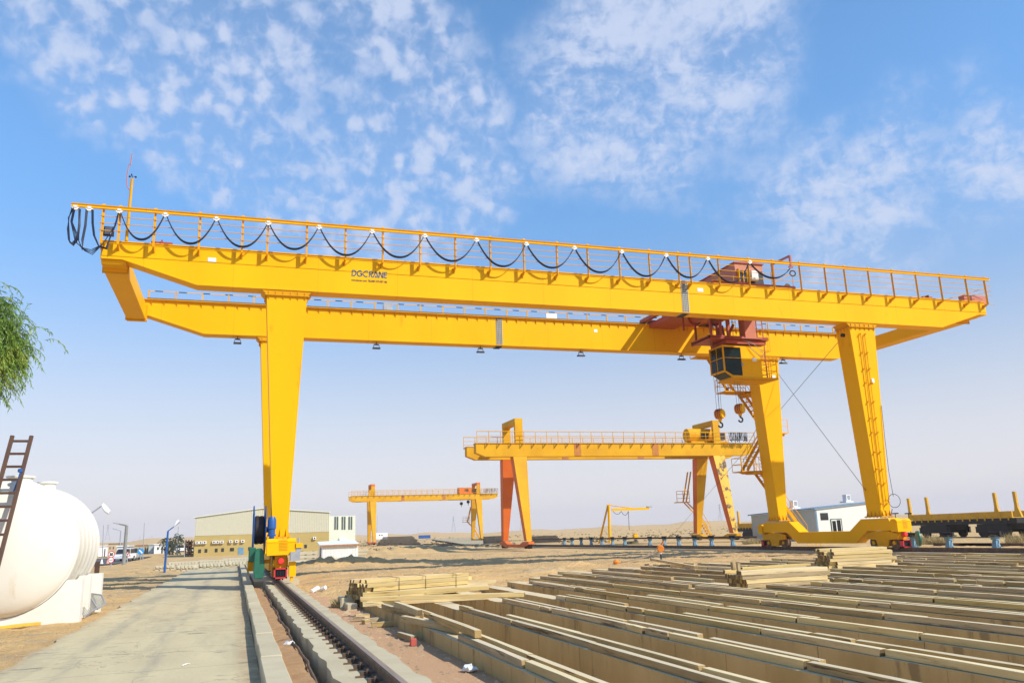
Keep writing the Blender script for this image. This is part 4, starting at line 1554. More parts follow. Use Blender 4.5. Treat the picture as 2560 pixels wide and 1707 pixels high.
# suspended cab frame: columns and platform
CX0, CX1, CY0, CY1 = 22.42, 24.58, 34.0, 35.15
zc0, zc1 = 8.34, 9.93
zp = 10.28
for (p_, q_, w) in (((21.75, 33.85, zp), (21.75, 33.85, ZT+.2), .09), ((21.85, 35.4, zp), (21.85, 35.4, ZT+.2), .09), ((22.75, 33.85, zp), (22.75, 33.85, ZT+.2), .15), ((23.15, 35.4, zp), (23.15, 35.4, ZT+.2), .14),
                    ((22.35, 33.9, zp), (22.35, 33.9, ZT+.2), .11), ((23.0, 34.6, zp), (22.7, 34.3, zp+.7), .12), ((23.03, 34.6, zp), (23.38, 34.3, zp+.8), .12), ((21.3, 35.6, zp+.7), (21.3, 35.6, ZT+.2), .08)):
    mb = MB()
    mb.bar(p_, q_, w)
    mb.build('cab_hanger', RED, TR)
mb = MB()
mb.bar((23.95, 34.0, zp), (23.95, 34.0, ZT+.2), .62, .5, up=(0, 1, 0))
mb.build('cab_hanger', REDL, TR)
mb = MB()
mb.box(21.6, 25.0, 33.8, 35.5, zp-.07, zp)
for y_ in (33.8, 35.44):
    mb.box(21.6, 25.0, y_, y_+.06, zp-.02, zp+.08)
mb.box(21.6, 21.66, 33.8, 35.5, zp-.16, zp+.08)
mb.box(22.6, 24.9, 33.9, 35.3, zp-.28, zp-.1)
mb.tube((22.9, 33.78, zp-.02), (24.6, 33.78, zp-.02), .035)
mb.build('hanging_platform', RED, TR)
mb = MB()
mb.tube((21.95, 33.5, ZT-.35), (21.95, 35.9, ZT-.1), .17, n=18)
mb.build('tube_beam', RED, TR)
# cab: faceted nose on the left, door panel on the right
mb = MB()
xs_m = 23.42
mb.prism([(CX0, CY0, zc0+.26), (CX0+.45, CY0, zc0), (CX1, CY0, zc0), (CX1, CY0, zc1), (CX0, CY0, zc1)][::-1], (0, CY1-CY0, 0))
cab = mb.build('operator_cab', YEL, TR)
mb = MB()
e = .012
mb.poly([(CX0+.05, CY0-e, zc0+.30), (CX0+.48, CY0-e, zc0+.08), (xs_m, CY0-e, zc0+.08), (xs_m, CY0-e, zc1-.1), (CX0+.05, CY0-e, zc1-.1)])
mb.poly([(CX0-e, CY0+.06, zc0+.33), (CX0-e, CY1-.06, zc0+.33), (CX0-e, CY1-.06, zc1-.1), (CX0-e, CY0+.06, zc1-.1)])
mb.poly([(CX0+.04, CY0+.06, zc0+.225), (CX0+.42, CY0+.06, zc0+.006), (CX0+.42, CY1-.06, zc0+.006), (CX0+.04, CY1-.06, zc0+.225)])
mb.build('cab_window', GLASS, cab)
mb = MB()
for (a, b) in (((CX0, CY0-.02, zc0+.26), (CX0, CY0-.02, zc1)), ((CX0+.0, CY0-.02, zc0+.27), (CX0+.46, CY0-.02, zc0+.02)), ((CX0-.02, CY0, zc0+.28), (CX0-.02, CY1, zc0+.28)), ((CX0-.02, CY1, zc0+.27), (CX0-.02, CY1, zc1)),
               ((CX0-.02, CY0, zc1-.05), (CX0-.02, CY1, zc1-.05))):
    mb.bar(a, b, .06)
mb.bar((CX0, CY0-.02, zc0+.95), (xs_m, CY0-.02, zc0+.95), .02)
mb.bar((CX0-.02, CY0, zc0+.95), (CX0-.02, CY1, zc0+.95), .03)
mb.bar((CX0-.02, CY0+.55, zc0+.3), (CX0-.02, CY0+.55, zc1-.1), .03)
mb.build('window_frame', YELD, cab)
mb = MB()
mb.box(xs_m+.02, CX1-.02, CY0-.01, CY0-.002, zc0+.2, zc1-.1)
for x in (xs_m+.55, ):
    mb.box(x, x+.012, CY0-.016, CY0-.01, zc0+.2, zc1-.15)
mb.build('cab_door', YEL, cab)
mb = MB()
p = Gy(1856, 911, CY0)
mb.lathe([(0, .05), (.05, .04), (.075, 0)], (p.x, CY0-.01, p.z), (0, -1, 0), 14)
mb.build('door_horn', GAL, cab)
p = Gy(1886, 899, CY0)
mb = MB()
mb.box(p.x-.13, p.x+.13, CY0-.02, CY0-.011, p.z-.09, p.z+.09)
mb.build('notice_plate', WHT, cab)
mb = MB()
mb.box(CX0+.45, 25.45, CY0-.05, CY1+.25, zc0-.09, zc0-.002)
mb.prism([(CX0+.6, CY0+.1, zc0-.09), (25.3, CY0+.1, zc0-.09), (24.8, CY0+.1, zc0-.2), (CX0+1.2, CY0+.1, zc0-.2)], (0, 1.0, 0))
mb.build('cab_floor', YELD, TR)
mb = MB()
for y_ in (CY0-.02, CY1+.2):
    for z in (.35, .7, 1.0):
        mb.tube((24.62, y_, zc0+z*.95), (25.42, y_, zc0+z), .014, n=6)
for y_ in (CY0-.02, CY0+.6, CY1+.2):
    mb.tube((25.42, y_, zc0), (25.42, y_, zc0+1.0), .022, n=6)
mb.tube((25.1, CY0-.02, zc0), (25.1, CY0-.02, zc0+.97), .014)
for z in (.35, .7, 1.0):
    mb.tube((25.42, CY0, zc0+z), (25.42, CY1+.2, zc0+z), .014, n=6)
mb.build('cab_railing', YELD, TR)
# caged ladder right of the cab
mb = MB()
la, lb = Gy(1893, 812, 34.4), Gy(1905, 952, 34.4)
for dx in (0, .35):
    mb.bar((lb.x-.08+dx, 34.3, zc0), (lb.x-.08+dx, 34.3, ZT+.3), .045)
for i in range(14):
    z = zc0+.2+i*.26
    mb.tube((lb.x-.08, 34.3, z), (lb.x+.27, 34.3, z), .012, n=6)
cl = mb.build('cab_ladder', RED, TR)
mb = MB()
for i in range(4):
    z = zc0+1.35+i*.55
    mb.path([(lb.x-.08, 34.3, z), (lb.x-.05, 33.95, z), (lb.x+.12, 33.8, z), (lb.x+.32, 33.95, z), (lb.x+.27, 34.3, z)], .014)
for xx in (-.05, .12, .32):
    mb.tube((lb.x+xx, 33.9 if xx != .12 else 33.8, zc0+1.3), (lb.x+xx, 33.9 if xx != .12 else 33.8, zc0+3.05), .01, n=5)
mb.build('safety_cage', YELD, cl)
mb = MB()
mb.path([(23.8, 33.9, zp-.1), (24.0, 33.9, zp-.5), (24.5, 33.85, zp-.95), (lb.x-.1, 33.9, zp-.85)], .018)
mb.path([(23.6, 33.9, zp-.08), (24.1, 33.85, zp-.25), (24.6, 33.85, zp-.65), (lb.x-.1, 33.9, zp-.8)], .015)
mb.build('cab_cable', GAL, TR)

# hook blocks and ropes
ropes = MB()
for i, (px, py, lab) in enumerate(((1799, 1035, 'yellow hook block hanging lower and left under the operator cab'), (1849, 1022, 'yellow hook block hanging higher and right under the operator cab'))):
    c = Gy(px, py, 34.6)
    HB = thing('hook_block', lab, 'hook block', (c.x, 34.6, c.z-.62), 'hook blocks of the big crane')
    mb = MB()
    mb.lathe([(0, -.20), (.22, -.19), (.235, -.14), (.235, .14), (.22, .19), (0, .20)], (c.x, 34.6, c.z), (-.5, .87, 0), 22)
    mb.build('sheave_block', YELD, HB, smooth=True)
    mb = MB()
    mb.lathe([(.12, -.212), (.21, -.208), (.21, -.2)], (c.x, 34.6, c.z), (-.5, .87, 0), 20)
    mb.lathe([(.0, -.225), (.04, -.225), (.05, -.2)], (c.x, 34.6, c.z), (-.5, .87, 0), 12)
    mb.build('side_facing', YEL, HB)
    mb = MB()
    for k in range(3):
        y_ = -.1+k*.1
        mb.lathe([(.1, -.02), (.25, -.03), (.25, .03), (.1, .02)], (c.x+.5*y_, 34.6-.87*y_, c.z+.012), (-.5, .87, 0), 20)
    mb.build('sheave', RED, HB)
    mb = MB()
    mb.tube((c.x, 34.6, c.z-.2), (c.x, 34.6, c.z-.36), .10, .075, n=10)
    mb.build('hook_nut', YELD, HB)
    mb = MB()
    pts = [(0, .02), (0, -.06)]+[(.0+.115*math.sin(R(a)), -.17+.115*math.cos(R(a))) for a in range(10, 285, 25)]
    pth = [Vector((c.x+x, 34.6, c.z-.36+z)) for x, z in pts]
    mb.path(pth, .042, 8)
    mb.build('hook', BLK, HB, smooth=True)
    for dx, dy in ((-.22, -.1), (-.07, -.1), (.08, .1), (.2, .1)):
        ropes.tube((c.x+dx*.9, 34.6+dy, c.z+.1), (c.x+dx*1.3+(.05), 34.6+dy, ZT-.3), .009, n=5, caps=False)
ropes.build('hoist_rope', ROPE, TR)

# ================================================================== SECOND AND THIRD CRANES


def small_gantry(label, yn, x0, x1, xl, xr, zb, zt, spread, gap, far_style, dz=0.0):
    cr = thing('gantry_crane', label, 'gantry crane', ((x0+x1)/2, yn+gap/2, 0))
    w = .7
    ch = .55
    for y0 in (yn, yn+gap):
        mb = MB()
        mb.prism([(x0, y0, zt), (x0, y0, zb+ch*.6), (x0+ch*1.5, y0, zb), (x1-ch*1.5, y0, zb), (x1, y0, zb+ch*.6), (x1, y0, zt)], (0, w, 0))
        mb.box(x0-.03, x1+.03, y0-.05, y0+w+.05, zt+.002, zt+.04)
        g = mb.build('main_girder', YELO, cr)
        mb = MB()
        for fx in (.34, .62):
            xx = x0+(x1-x0)*fx
            mb.box(xx-.32, xx+.32, y0-.02, y0+w+.02, zb+.02, zt-.01)
        mb.build('splice_panel', mat('rusty splice panel', (.50, .19, .025), (.38, .13, .02), rough=.7, scale=2), g)
        mb = MB()
        yy = y0-.35 if y0 == yn else y0+w+.35
        for z in (.3, .62, 1.0):
            mb.tube((x0, yy, zt+z), (x1, yy, zt+z), .022 if z < 1 else .035, n=5)
        n = 26
        for i in range(n+1):
            xx = x0+(x1-x0)*i/n
            mb.tube((xx, yy, zt-.1), (xx, yy, zt+1.0), .028, n=5)
            mb.box(xx-.05, xx+.05, min(yy, y0), max(yy, y0+w), zt-.07, zt-.02)
        mb.build('railing', YELD, g)
        # plain portal legs
    for xc in (xl, xr):
        for k, (y0, s) in enumerate(((yn, -1), (yn+gap, 1))):
            yt = y0+.35
            yf = yt+s*spread
            mb = MB()
            mb.hexa([(xc-.22, yf-.32, .55), (xc+.22, yf-.32, .55), (xc+.22, yf+.32, .55), (xc-.22, yf+.32, .55)],
                    [(xc-.62, yt-.42, zb-.02), (xc+.62, yt-.42, zb-.02), (xc+.62, yt+.42, zb-.02), (xc-.62, yt+.42, zb-.02)])
            lg = mb.build('leg', YELRUST if (xc == xr and k == 0 and far_style == 0) else (ORG if (xc == xl and k == 1 and far_style == 0) else YELO), cr)
            mb = MB()
            mb.box(xc-.35, xc+.35, yt-.37 if s < 0 else yt+.05, yt-.05 if s < 0 else yt+.37, zt+.045, zt+1.75)
            mb.build('portal_post', YELO, lg)
            mb = MB()
            e = .008
            A = [(xc-.22-e, yf-.32, .55), (xc-.22-e, yf+.32, .55), (xc-.62-e, yt+.42, zb-.05), (xc-.62-e, yt-.42, zb-.05)]
            if far_style == 0:
                mb.prism(A, (-.004, 0, 0))
                mb.build('side_facing', ORG, lg)  # thin added skin: shade of the leg's left face put in as orange red
        mb = MB()
        mb.box(xc-.36, xc+.36, yn-.02, yn+gap+w+.02, zt+1.752, zt+2.2)
        mb.build('portal_tie', YELO if far_style == 0 else ORG, cr)
        mb = MB()
        ya, yb = yn+.35-spread, yn+gap+.35+spread
        mb.prism([(xc-.25, ya-.8, .5), (xc-.25, ya+.7, .5), (xc-.25, ya+1.5, .28), (xc-.25, yb-1.5, .28), (xc-.25, yb-.7, .5), (xc-.25, yb+.8, .5), (xc-.25, yb+.8, .3), (xc-.25, yb-.8, .02), (xc-.25, ya+.8, .02), (xc-.25, ya-.8, .3)], (.5, 0, 0))
        sb = mb.build('sill_beam', ORG if xc == xl else YELD, cr)
        for yy in (ya-.4, ya+.4, yb-.4, yb+.4):
            mb = MB()
            mb.lathe([(.05, -.14), (.27, -.14), (.27, .14), (.05, .14)], (xc, yy, .2), (1, 0, 0), 16)
            mb.build('wheel', DARKST, sb)
    # stair on the right far leg
    mb = MB()
    ys_ = yn+gap+spread+.9
    for s in (0, .6):
        mb.bar((xr+1.6, ys_-s, .2), (xr+.2, ys_-s, 2.6), .05, .14)
        mb.bar((xr-1.0, ys_-s, 3.6), (xr-.2, ys_-s, 6.6), .05, .14)
        mb.tube((xr+1.6, ys_-s, 1.1), (xr+.2, ys_-s, 3.5), .03, n=5)
        mb.bar((xr+.1, ys_-s, 2.6), (xr-.9, ys_-s, 3.6), .05, .12)
    mb.box(xr-2.0, xr-.6, ys_-.6, ys_, 3.58, 3.66)
    for z in (4.0, 4.4, 4.7):
        mb.tube((xr-2.0, ys_-.6, z), (xr-.6, ys_-.6, z), .025, n=5)
    for x in (xr-2.0, xr-1.3, xr-.6):
        mb.tube((x, ys_-.6, 3.6), (x, ys_-.6, 4.7), .03, n=5)
    for i in range(9):
        mb.box(xr+1.45-i*.15, xr+1.65-i*.15, ys_-.6, ys_, .3+i*.26, .33+i*.26)
    mb.build('staircase', YELD, cr)
    return cr


c2 = small_gantry('yellow gantry crane with rusty flaking right leg standing behind the big crane', 68.0, 19.4, 47.2, 23.35, 43.3, 7.73, 8.87, 1.7, 3.0, 0)
c3 = small_gantry('small distant gantry crane with an orange trolley, farthest of the three cranes', 158.0, 20.5, 49.3, 24.6, 45.4, 7.95, 8.95, 1.7, 3.0, 1)


def small_trolley(label, x0, x1, y0, y1, z0, mcol, hooks, rnd_):
    t = thing('crane_trolley', label, 'trolley', ((x0+x1)/2, (y0+y1)/2, z0))
    mb = MB()
    mb.box(x0, x1+.5, y0, y1, z0, z0+.22)
    mb.build('trolley_frame', mcol, t)
    mb = MB()
    if rnd_:
        mb.lathe([(.0, 0), (.62, 0), (.66, .05), (.66, x1-x0-.3), (.6, x1-x0-.2), (0, x1-x0-.2)], (x0, y0+.9, z0+.85), (1, 0, 0), 14)
    else:
        mb.box(x0, x1, y0+.2, y1-.2, z0+.22, z0+1.25)
    h = mb.build('hoist_house', mcol, t)
    mb = MB()
    xm = x0+(x1-x0)*.45
    mb.box(xm-.3, xm+.4, y0+.12, y0+.3, z0+.5, z0+.95)
    mb.box(x1-.5, x1+.2, y0-.05, y0+.4, z0+.3, z0+1.0)
    mb.build('opening', BLK, h)
    rp = MB()
    for hx, hz in hooks:
        hb = thing('hook_block', ('small dark hook block under ' + ('the farthest crane' if not rnd_ else 'the second crane')) + (', left one' if hx == hooks[0][0] and len(hooks) > 1 else ', right one' if len(hooks) > 1 else ''), 'hook block', (hx, (y0+y1)/2, hz-.5), 'hook blocks of the distant cranes')
        mb = MB()
        mb.lathe([(0, -.15), (.3, -.13), (.3, .13), (0, .15)], (hx, (y0+y1)/2, hz), (-.4, .9, 0), 14)
        mb.build('sheave_block', DARKST if not rnd_ else YELD, hb)
        mb = MB()
        mb.path([(hx, (y0+y1)/2, hz-.28), (hx, (y0+y1)/2, hz-.42), (hx+.12, (y0+y1)/2, hz-.5), (hx+.05, (y0+y1)/2, hz-.62), (hx-.1, (y0+y1)/2, hz-.55)], .045)
        mb.build('hook', BLK, hb)
        for d in (-.2, .2):
            rp.tube((hx+d, (y0+y1)/2, hz+.1), (hx+d, (y0+y1)/2, z0), .014, n=4, caps=False)
    rp.build('hoist_rope', ROPE, t)
    return t


small_trolley('yellow drum shaped trolley on the second crane girder', 40.9, 44.4, 68.7, 70.9, 8.95, YELD, [(44.6, 4.6)], True)
small_trolley('faded orange trolley on top of the farthest crane', 41.7, 44.9, 158.7, 160.9, 9.02, ORG, [(42.3, 7.2), (43.7, 7.5)], False)
# festoon bunches at right ends
for (x0, x1, y0, zt, lab, gg) in ((44.3, 46.3, 67.55, 9.87, 'dark bunch of hanging cables at the right end of the second crane', 1), (46.2, 49.1, 157.5, 9.95, 'dark drooping cables at the right end of the farthest crane', 2)):
    mb = MB()
    n = 13 if gg == 1 else 10
    for i in range(n):
        a = x0+(x1-x0)*i/n
        mb.path(sag((a, y0-.08, zt), (a+random.uniform(.08, .35), y0-.08, zt), random.uniform(.75, .95), 8), .03, 4)
    tag(mb.build('festoon_cable', BLK), lab, 'cable')

# ================================================================== TIMBER FIELD


def timber_mesh(L, w, h, warp=0.0):
    mb = MB()
    n = 4
    pts = []
    for i in range(n+1):
        x = -L/2+L*i/n
        dz = warp*math.sin(math.pi*i/n)
        dy = warp*.7*math.sin(math.pi*i/n+.4)-warp*.25
        a = random.uniform(-.0035, .0035)
        pts.append([(x, -w/2+dy, dz), (x, w/2+dy+a, dz), (x, w/2+dy, h+dz+a), (x, -w/2+dy+a, h+dz)])
    e0, e1 = random.uniform(-.01, .01), random.uniform(-.01, .01)
    pts[0] = [(p[0]+e0*(1 if k in (0, 1) else -1), p[1], p[2]) for k, p in enumerate(pts[0])]
    pts[-1] = [(p[0]+e1*(1 if k in (0, 3) else -1), p[1], p[2]) for k, p in enumerate(pts[-1])]
    o = 0
    for q in pts:
        mb.v += [Vector(p) for p in q]
    for i in range(n):
        a = i*4
        for k in range(4):
            mb.f.append((a+k, a+(k+1) % 4, a+4+(k+1) % 4, a+4+k))
    mb.f.append((3, 2, 1, 0))
    mb.f.append((n*4, n*4+1, n*4+2, n*4+3))
    return mb


NT = [0]


def timber(p, q, w=.095, h=.10, m=None, label='', group=None, cat='timber', warp=None, zbot=None, name='timber_beam'):
    """beam whose bottom centre line runs p -> q"""
    p, q = Vector(p), Vector(q)
    d = q-p
    L_ = d.length
    mb = timber_mesh(L_, w, h, random.uniform(0, .008) if warp is None else warp)
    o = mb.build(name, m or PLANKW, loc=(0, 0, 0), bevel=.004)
    o.location = (p+q)/2
    o.rotation_euler = (0, -math.atan2(d.z, math.hypot(d.x, d.y)), math.atan2(d.y, d.x))
    tag(o, label, cat, group)
    NT[0] += 1
    return o


WT = -.135     # wall top
WW = .36       # wall width
for k in range(NW):
    x = WX0+k*WSP
    ye = float(wall_end(x))
    mb = MB()
    y = 2.5
    seg = []
    while y < ye:
        y2 = min(y+random.uniform(4.2, 6.2), ye)
        j = random.uniform(-.012, .012)
        nn = int((y2-y)/.4)+1
        for i in range(nn):
            ya, yb = y+(y2-y)*i/nn, y+(y2-y)*(i+1)/nn-(.006 if i == nn-1 else 0)
            r1, r2 = random.uniform(-.008, .008), random.uniform(-.008, .008)
            mb.hexa([(x+j, ya, -1.1), (x+WW+j, ya, -1.1), (x+WW+j, yb, -1.1), (x+j, yb, -1.1)],
                    [(x+j+r1, ya, WT), (x+WW+j+r2, ya, WT), (x+WW+j+r2, yb, WT), (x+j+r1, yb, WT)])
        y = y2
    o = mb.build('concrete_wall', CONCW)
    tag(o, 'low concrete wall under timber beams, %s wall counted from the left crane rail' % ORD[k], 'wall', 'concrete walls carrying timber')


def on_frame(x, y, z):
    v = Vector((x, y, z))-EYE
    d = v.dot(FW)
    if d < 1:
        return False
    px = 1280+FPX*v.dot(RT)/d
    py = 853.5-FPX*v.dot(UP)/d
    return px < 2640 and py < 1790


# rows of beams
for k in range(NW):
    x = WX0+k*WSP
    ye = float(wall_end(x))
    for side in (0, 1):
        xx = x+(.088 if side == 0 else WW-.06)
        # start gap near the far end
        y = ye-random.uniform(.2, 2.2) if k > 1 else (11.7 if k == 0 else 16.2)
        cnt = 0
        dens = .97 if side == 0 else .72
        if k == 0:
            dens = .75
        shorty = 0
        while y > 3.5:
            small = (k >= 8 and random.random() < .5) or random.random() < .10
            L_ = random.uniform(.45, .75) if small else random.uniform(2.0, 3.4)
            if random.random() > dens:
                y -= L_*.8
                continue
            y1 = y-L_
            if not (on_frame(xx, y, 0) or on_frame(xx, y1, 0)):
                break
            # the space under the two stacks stays clear
            mid = (y+y1)/2
            clear = False
            for (sx0, sx1, sy0, sy1) in ((10.6, 13.6, 16.7, 18.2), (17.2, 20.2, 21.4, 23.0), (2.5, 6.9, 17.3, 23.0)):
                if sx0 < xx < sx1 and y > sy0 and y1 < sy1:
                    clear = True
                    ynext = sy0-.05
            if clear:
                y = ynext
                continue
            dx = random.uniform(-.03, .02)
            tone = random.choice(['weathered', 'weathered', 'pale'])
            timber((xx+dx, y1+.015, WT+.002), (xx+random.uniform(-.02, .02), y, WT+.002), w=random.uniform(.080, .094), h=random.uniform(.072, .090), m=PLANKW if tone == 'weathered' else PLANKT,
                   label='%s timber beam, %s from far end, %s edge of the %s wall' % ('short' if small else 'long', ORD[min(cnt, 19)], 'left' if side == 0 else 'right', ORD[k]), group='timber beams lying on the concrete walls')
            cnt += 1
            y = y1-random.choice([.01, .015, .02, .03, .25 if random.random() < .3 else .02])
        if k == 0 and side == 0:
            pass


# near-left loose beams, placed one by one
def tz(px0, py0, px1, py1, z, lab, m=PLANKW, w=.095, h=.1, z1=None):
    a, b = Gz(px0, py0, z), Gz(px1, py1, z if z1 is None else z1)
    return timber(a, b, w, h, m, lab, 'loose timbers at the near corner of the yard')


tz(959, 1521, 1043, 1549, WT+.003, 'pale timber lying on the first wall just below the stack', PLANKW)
tz(988, 1522, 1053, 1547, WT+.003, 'lower yellow timber of the short pair below the stack', PLANKT)
tz(990, 1516, 1050, 1539, WT+.105, 'upper yellow timber of the short pair below the stack', PLANKT)
tz(1010, 1514, 1095, 1544, WT+.003, 'thin pale plank right of the short yellow pair', PLANKT, w=.05, h=.05)
tz(1008, 1553, 1155, 1586, WT+.003, 'long weathered beam slanting across the first wall', PLANKW)
tz(1079, 1549, 1196, 1594, WT+.10, 'long beam with a bright sawn end reaching over the first gap', PLANKW, z1=WT+.10)
# blocks on the gravel
for (px, py, L_, ang, lab) in ((905, 1545, .30, 8, 'pale timber block topmost on the gravel pile beside the plinth'), (898, 1552, .22, -12, 'brown timber block at the left of the gravel pile'),
                               (932, 1556, .34, 5, 'flat timber block in the middle of the gravel pile'), (956, 1566, .40, -6, 'pale timber block lying foremost in the gravel pile'), (915, 1559, .16, 40, 'stubby broken timber piece in the gravel pile')):
    c = Gz(px, py, -.34)
    t = R(ang)
    timber((c.x-L_/2*math.cos(t), c.y-L_/2*math.sin(t), -.34), (c.x+L_/2*math.cos(t), c.y+L_/2*math.sin(t), -.34), .09, .085, PLANKW, lab, 'timber offcuts on the red gravel', 'timber block', name='timber_block')
a, b = Gz(1000, 1592, -.34), Gz(1035, 1604, -.34)
timber(a, b, .10, .09, PLANKW, 'timber offcut lying on red gravel beside the red brick', 'timber offcuts on the red gravel', 'timber block', name='timber_block')
c = Gz(1033, 1613, -.34)
mb = MB()
mb.box(c.x-.045, c.x+.045, c.y-.05, c.y+.05, -.342, -.235)
tag(mb.build('red_brick', REDEND, bevel=.006), 'small red block on the gravel beside the first concrete wall', 'block')


# stacks of timbers lying across the walls
INNER = MB()


def stack(x0, y0, x1, y1, nw, nh, w, h, z0, what, m=PLANKT, ends=.18, group='', miss=0.08):
    a, b = Vector((x0, y0, 0)), Vector((x1, y1, 0))
    d = (b-a).normalized()
    s = Vector((-d.y, d.x, 0))
    for j in range(nh):
        for i in range(nw):
            if j == nh-1 and random.random() < .35:
                continue
            o = s*(i*(w+.004)+random.uniform(-.012, .012))
            e0, e1 = random.uniform(-ends*1.3, ends*.5), random.uniform(-ends, ends*.6)
            z = z0+j*(h+.003)
            p = a+d*e0+o
            q = b+d*e1+o
            p.z = q.z = z
            if i > 0 and j < nh-1:
                pp_ = timber_mesh((q-p).length, w, h, 0)
                c_, ang_ = (p+q)/2, math.atan2(d.y, d.x)
                o_ = len(INNER.v)
                INNER.v += [c_+Vector((v.x*math.cos(ang_)-v.y*math.sin(ang_), v.x*math.sin(ang_)+v.y*math.cos(ang_), v.z)) for v in pp_.v]
                INNER.f += [tuple(k_+o_ for k_ in f) for f in pp_.f]
                continue
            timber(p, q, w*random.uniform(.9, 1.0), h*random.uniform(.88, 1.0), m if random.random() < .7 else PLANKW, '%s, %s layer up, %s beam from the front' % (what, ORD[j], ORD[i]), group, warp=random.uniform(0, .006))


# strapped stack at the near left
stack(3.1, 20.30, 5.85, 21.25, 11, 5, .092, .088, WT+.004, 'timber in the strapped left stack', group='timbers in the strapped left stack', ends=.16)
dS = Vector((2.75, .95, 0)).normalized()
nS = Vector((-dS.y, dS.x, 0))
for fx in (.75, 1.5, 2.4):
    b_s = Vector((3.1, 20.30, 0))+dS*fx-nS*.062
    mb = MB()
    mb.path([b_s+Vector((0, 0, WT+.02)), b_s+Vector((0, 0, WT+.46)), b_s+nS*.5+dS*.02+Vector((0, 0, WT+.475)), b_s+nS*1.05-dS*.02+Vector((0, 0, WT+.465))], .007, 5)
    tag(mb.build('strap', DSTEEL), 'thin dark strap round the left timber stack, %s of three' % {.75: 'leftmost', 1.5: 'middle one', 2.4: 'rightmost'}[fx], 'strap', 'straps round the left timber stack')
# loose beams in front of it
loose = [((906, 1516), (1223, 1497), WT+.004, 'lowest front beam lying across the first two walls'),
         ((902, 1503), (1311, 1491), WT+.10, 'longest pale beam across the front of the left stack'),
         ((906, 1491), (1222, 1473), WT+.10, 'long pale beam tucked behind the longest front beam'),
         ((943, 1479), (1218, 1466), WT+.09, 'yellowish beam in the middle of the loose front beams'),
         ((967, 1470), (1240, 1457), WT+.09, 'beam lying against the strapped stack and sticking out right'),
         ((938, 1484), (1180, 1474), WT+.004, 'lower beam half hidden among the loose front beams')]
for (p, q, z, lab) in loose:
    timber(Gz(*p, z), Gz(*q, z), .095, .092, PLANKT, lab, 'loose beams in front of the left stack')
# concrete stub at left of stack
mb = MB()
mb.box(2.5, 2.85, 21.0, 21.7, -.4, -.10)
mb.box(2.55, 2.8, 20.2, 20.7, -.4, -.2)
tag(mb.build('concrete_block', CONC, bevel=.02, jit=.01), 'rough concrete block beside the strapped timber stack', 'block')

stack(11.15, 16.85, 13.35, 16.75, 9, 4, .095, .095, WT+.004, 'timber in the middle stack', group='timbers in the middle stack', ends=.10)
timber((11.3, 17.25, WT+.405), (13.3, 17.35, WT+.405), .14, .05, PLANKT, 'flat plank lying on top of the middle stack', None)
timber((11.12, 17.0, WT+.40), (11.12, 17.0, WT+.56), .07, .07, PLANKW, 'short stub standing upright on the middle timber stack', None, 'timber block', name='timber_block')
timber((11.12, 17.3, WT+.40), (11.12, 17.32, WT+.58), .09, .09, PLANKW, 'taller stub standing upright on the middle timber stack', None, 'timber block', name='timber_block')
stack(17.75, 21.9, 19.75, 21.55, 9, 6, .105, .095, WT+.004, 'timber in the right stack', group='timbers in the right stack', ends=.16)
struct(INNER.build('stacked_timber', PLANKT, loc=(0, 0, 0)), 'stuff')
# beam propped on the far rows
timber(Gz(1628, 1400, -.05), Gz(1740, 1421, WT+.12), .10, .09, PLANKW, 'beam lying tilted across row ends left of the middle stack', None)

# dry grass tuft beside the wall corner
def tuft(c, r, n, h, m):
    mb = MB()
    for i in range(n):
        t = random.uniform(0, 6.283)
        rr_ = r*math.sqrt(random.random())
        p = Vector((c[0]+rr_*math.cos(t), c[1]+rr_*math.sin(t), c[2]))
        dd = Vector((random.uniform(-.8, .8), random.uniform(-.8, .8), 1)).normalized()
        L_ = h*random.uniform(.4, 1.0)
        q = p+dd*L_
        s = dd.cross(Vector((random.uniform(-1, 1), random.uniform(-1, 1), .2))).normalized()*.006*(1+r)
        mid = (p+q)/2+Vector((random.uniform(-.1, .1)*h, random.uniform(-.1, .1)*h, 0))
        mb._add([p-s, p+s, mid+s, mid-s, q], [(0, 1, 2, 3), (3, 2, 4)])
    return mb


c = Gz(858, 1516, -.34)
tag(tuft((c.x, c.y, -.35), .28, 420, .28, STRAW).build('dry_bush', STRAW), 'straw coloured dry bush beside the left timber stack', 'bush')
# litter
for (px, py, lab) in ((788, 1476, 'white crumpled plastic container lying beside the plinth, left piece'), (805, 1474, 'white crumpled plastic container lying beside the plinth, right piece')):
    c = Gz(px, py, -.3)
    mb = MB()
    mb.lathe([(0, -.16), (.06, -.15), (.07, 0), (.06, .15), (0, .16)], (c.x, c.y, -.26), (.8, .6 if px < 800 else -.7, .3), 8)
    tag(mb.build('plastic_container', WHT, jit=.012), lab, 'litter')


def crumple(c, r, m, name, lab):
    mb = MB()
    prof_ = [(r*math.sin(math.pi*i/6), -r*.45*math.cos(math.pi*i/6)) for i in range(7)]
    prof_[0] = (.001, prof_[0][1])
    prof_[-1] = (.001, prof_[-1][1])
    mb.lathe(prof_, (c[0], c[1], c[2]+r*.3), (0, .1, 1), 9)
    tag(mb.build(name, m, jit=r*.22), lab, 'litter')


c = Gz(722, 1615, -.28)
crumple((c.x, c.y, -.28), .09, PLAST, 'plastic_bag', 'torn pale plastic bag on the sand between kerb and rail')
c = Gz(1175, 1678, -.34)
crumple((c.x, c.y, -.33), .09, PLAST, 'plastic_bag', 'grey white plastic bag on gravel beside first wall')
for (px0, py0, px1, py1) in ((455, 1664, 474, 1658), ):
    a, b = Gz(px0, py0, -.294), Gz(px1, py1, -.294)
    timber(a, b, .015, .01, WHT, 'thin white stick lying on the concrete road', None, 'stick', name='stick')
a, b = Gz(836, 1712, -.33), Gz(900, 1737, -.33)

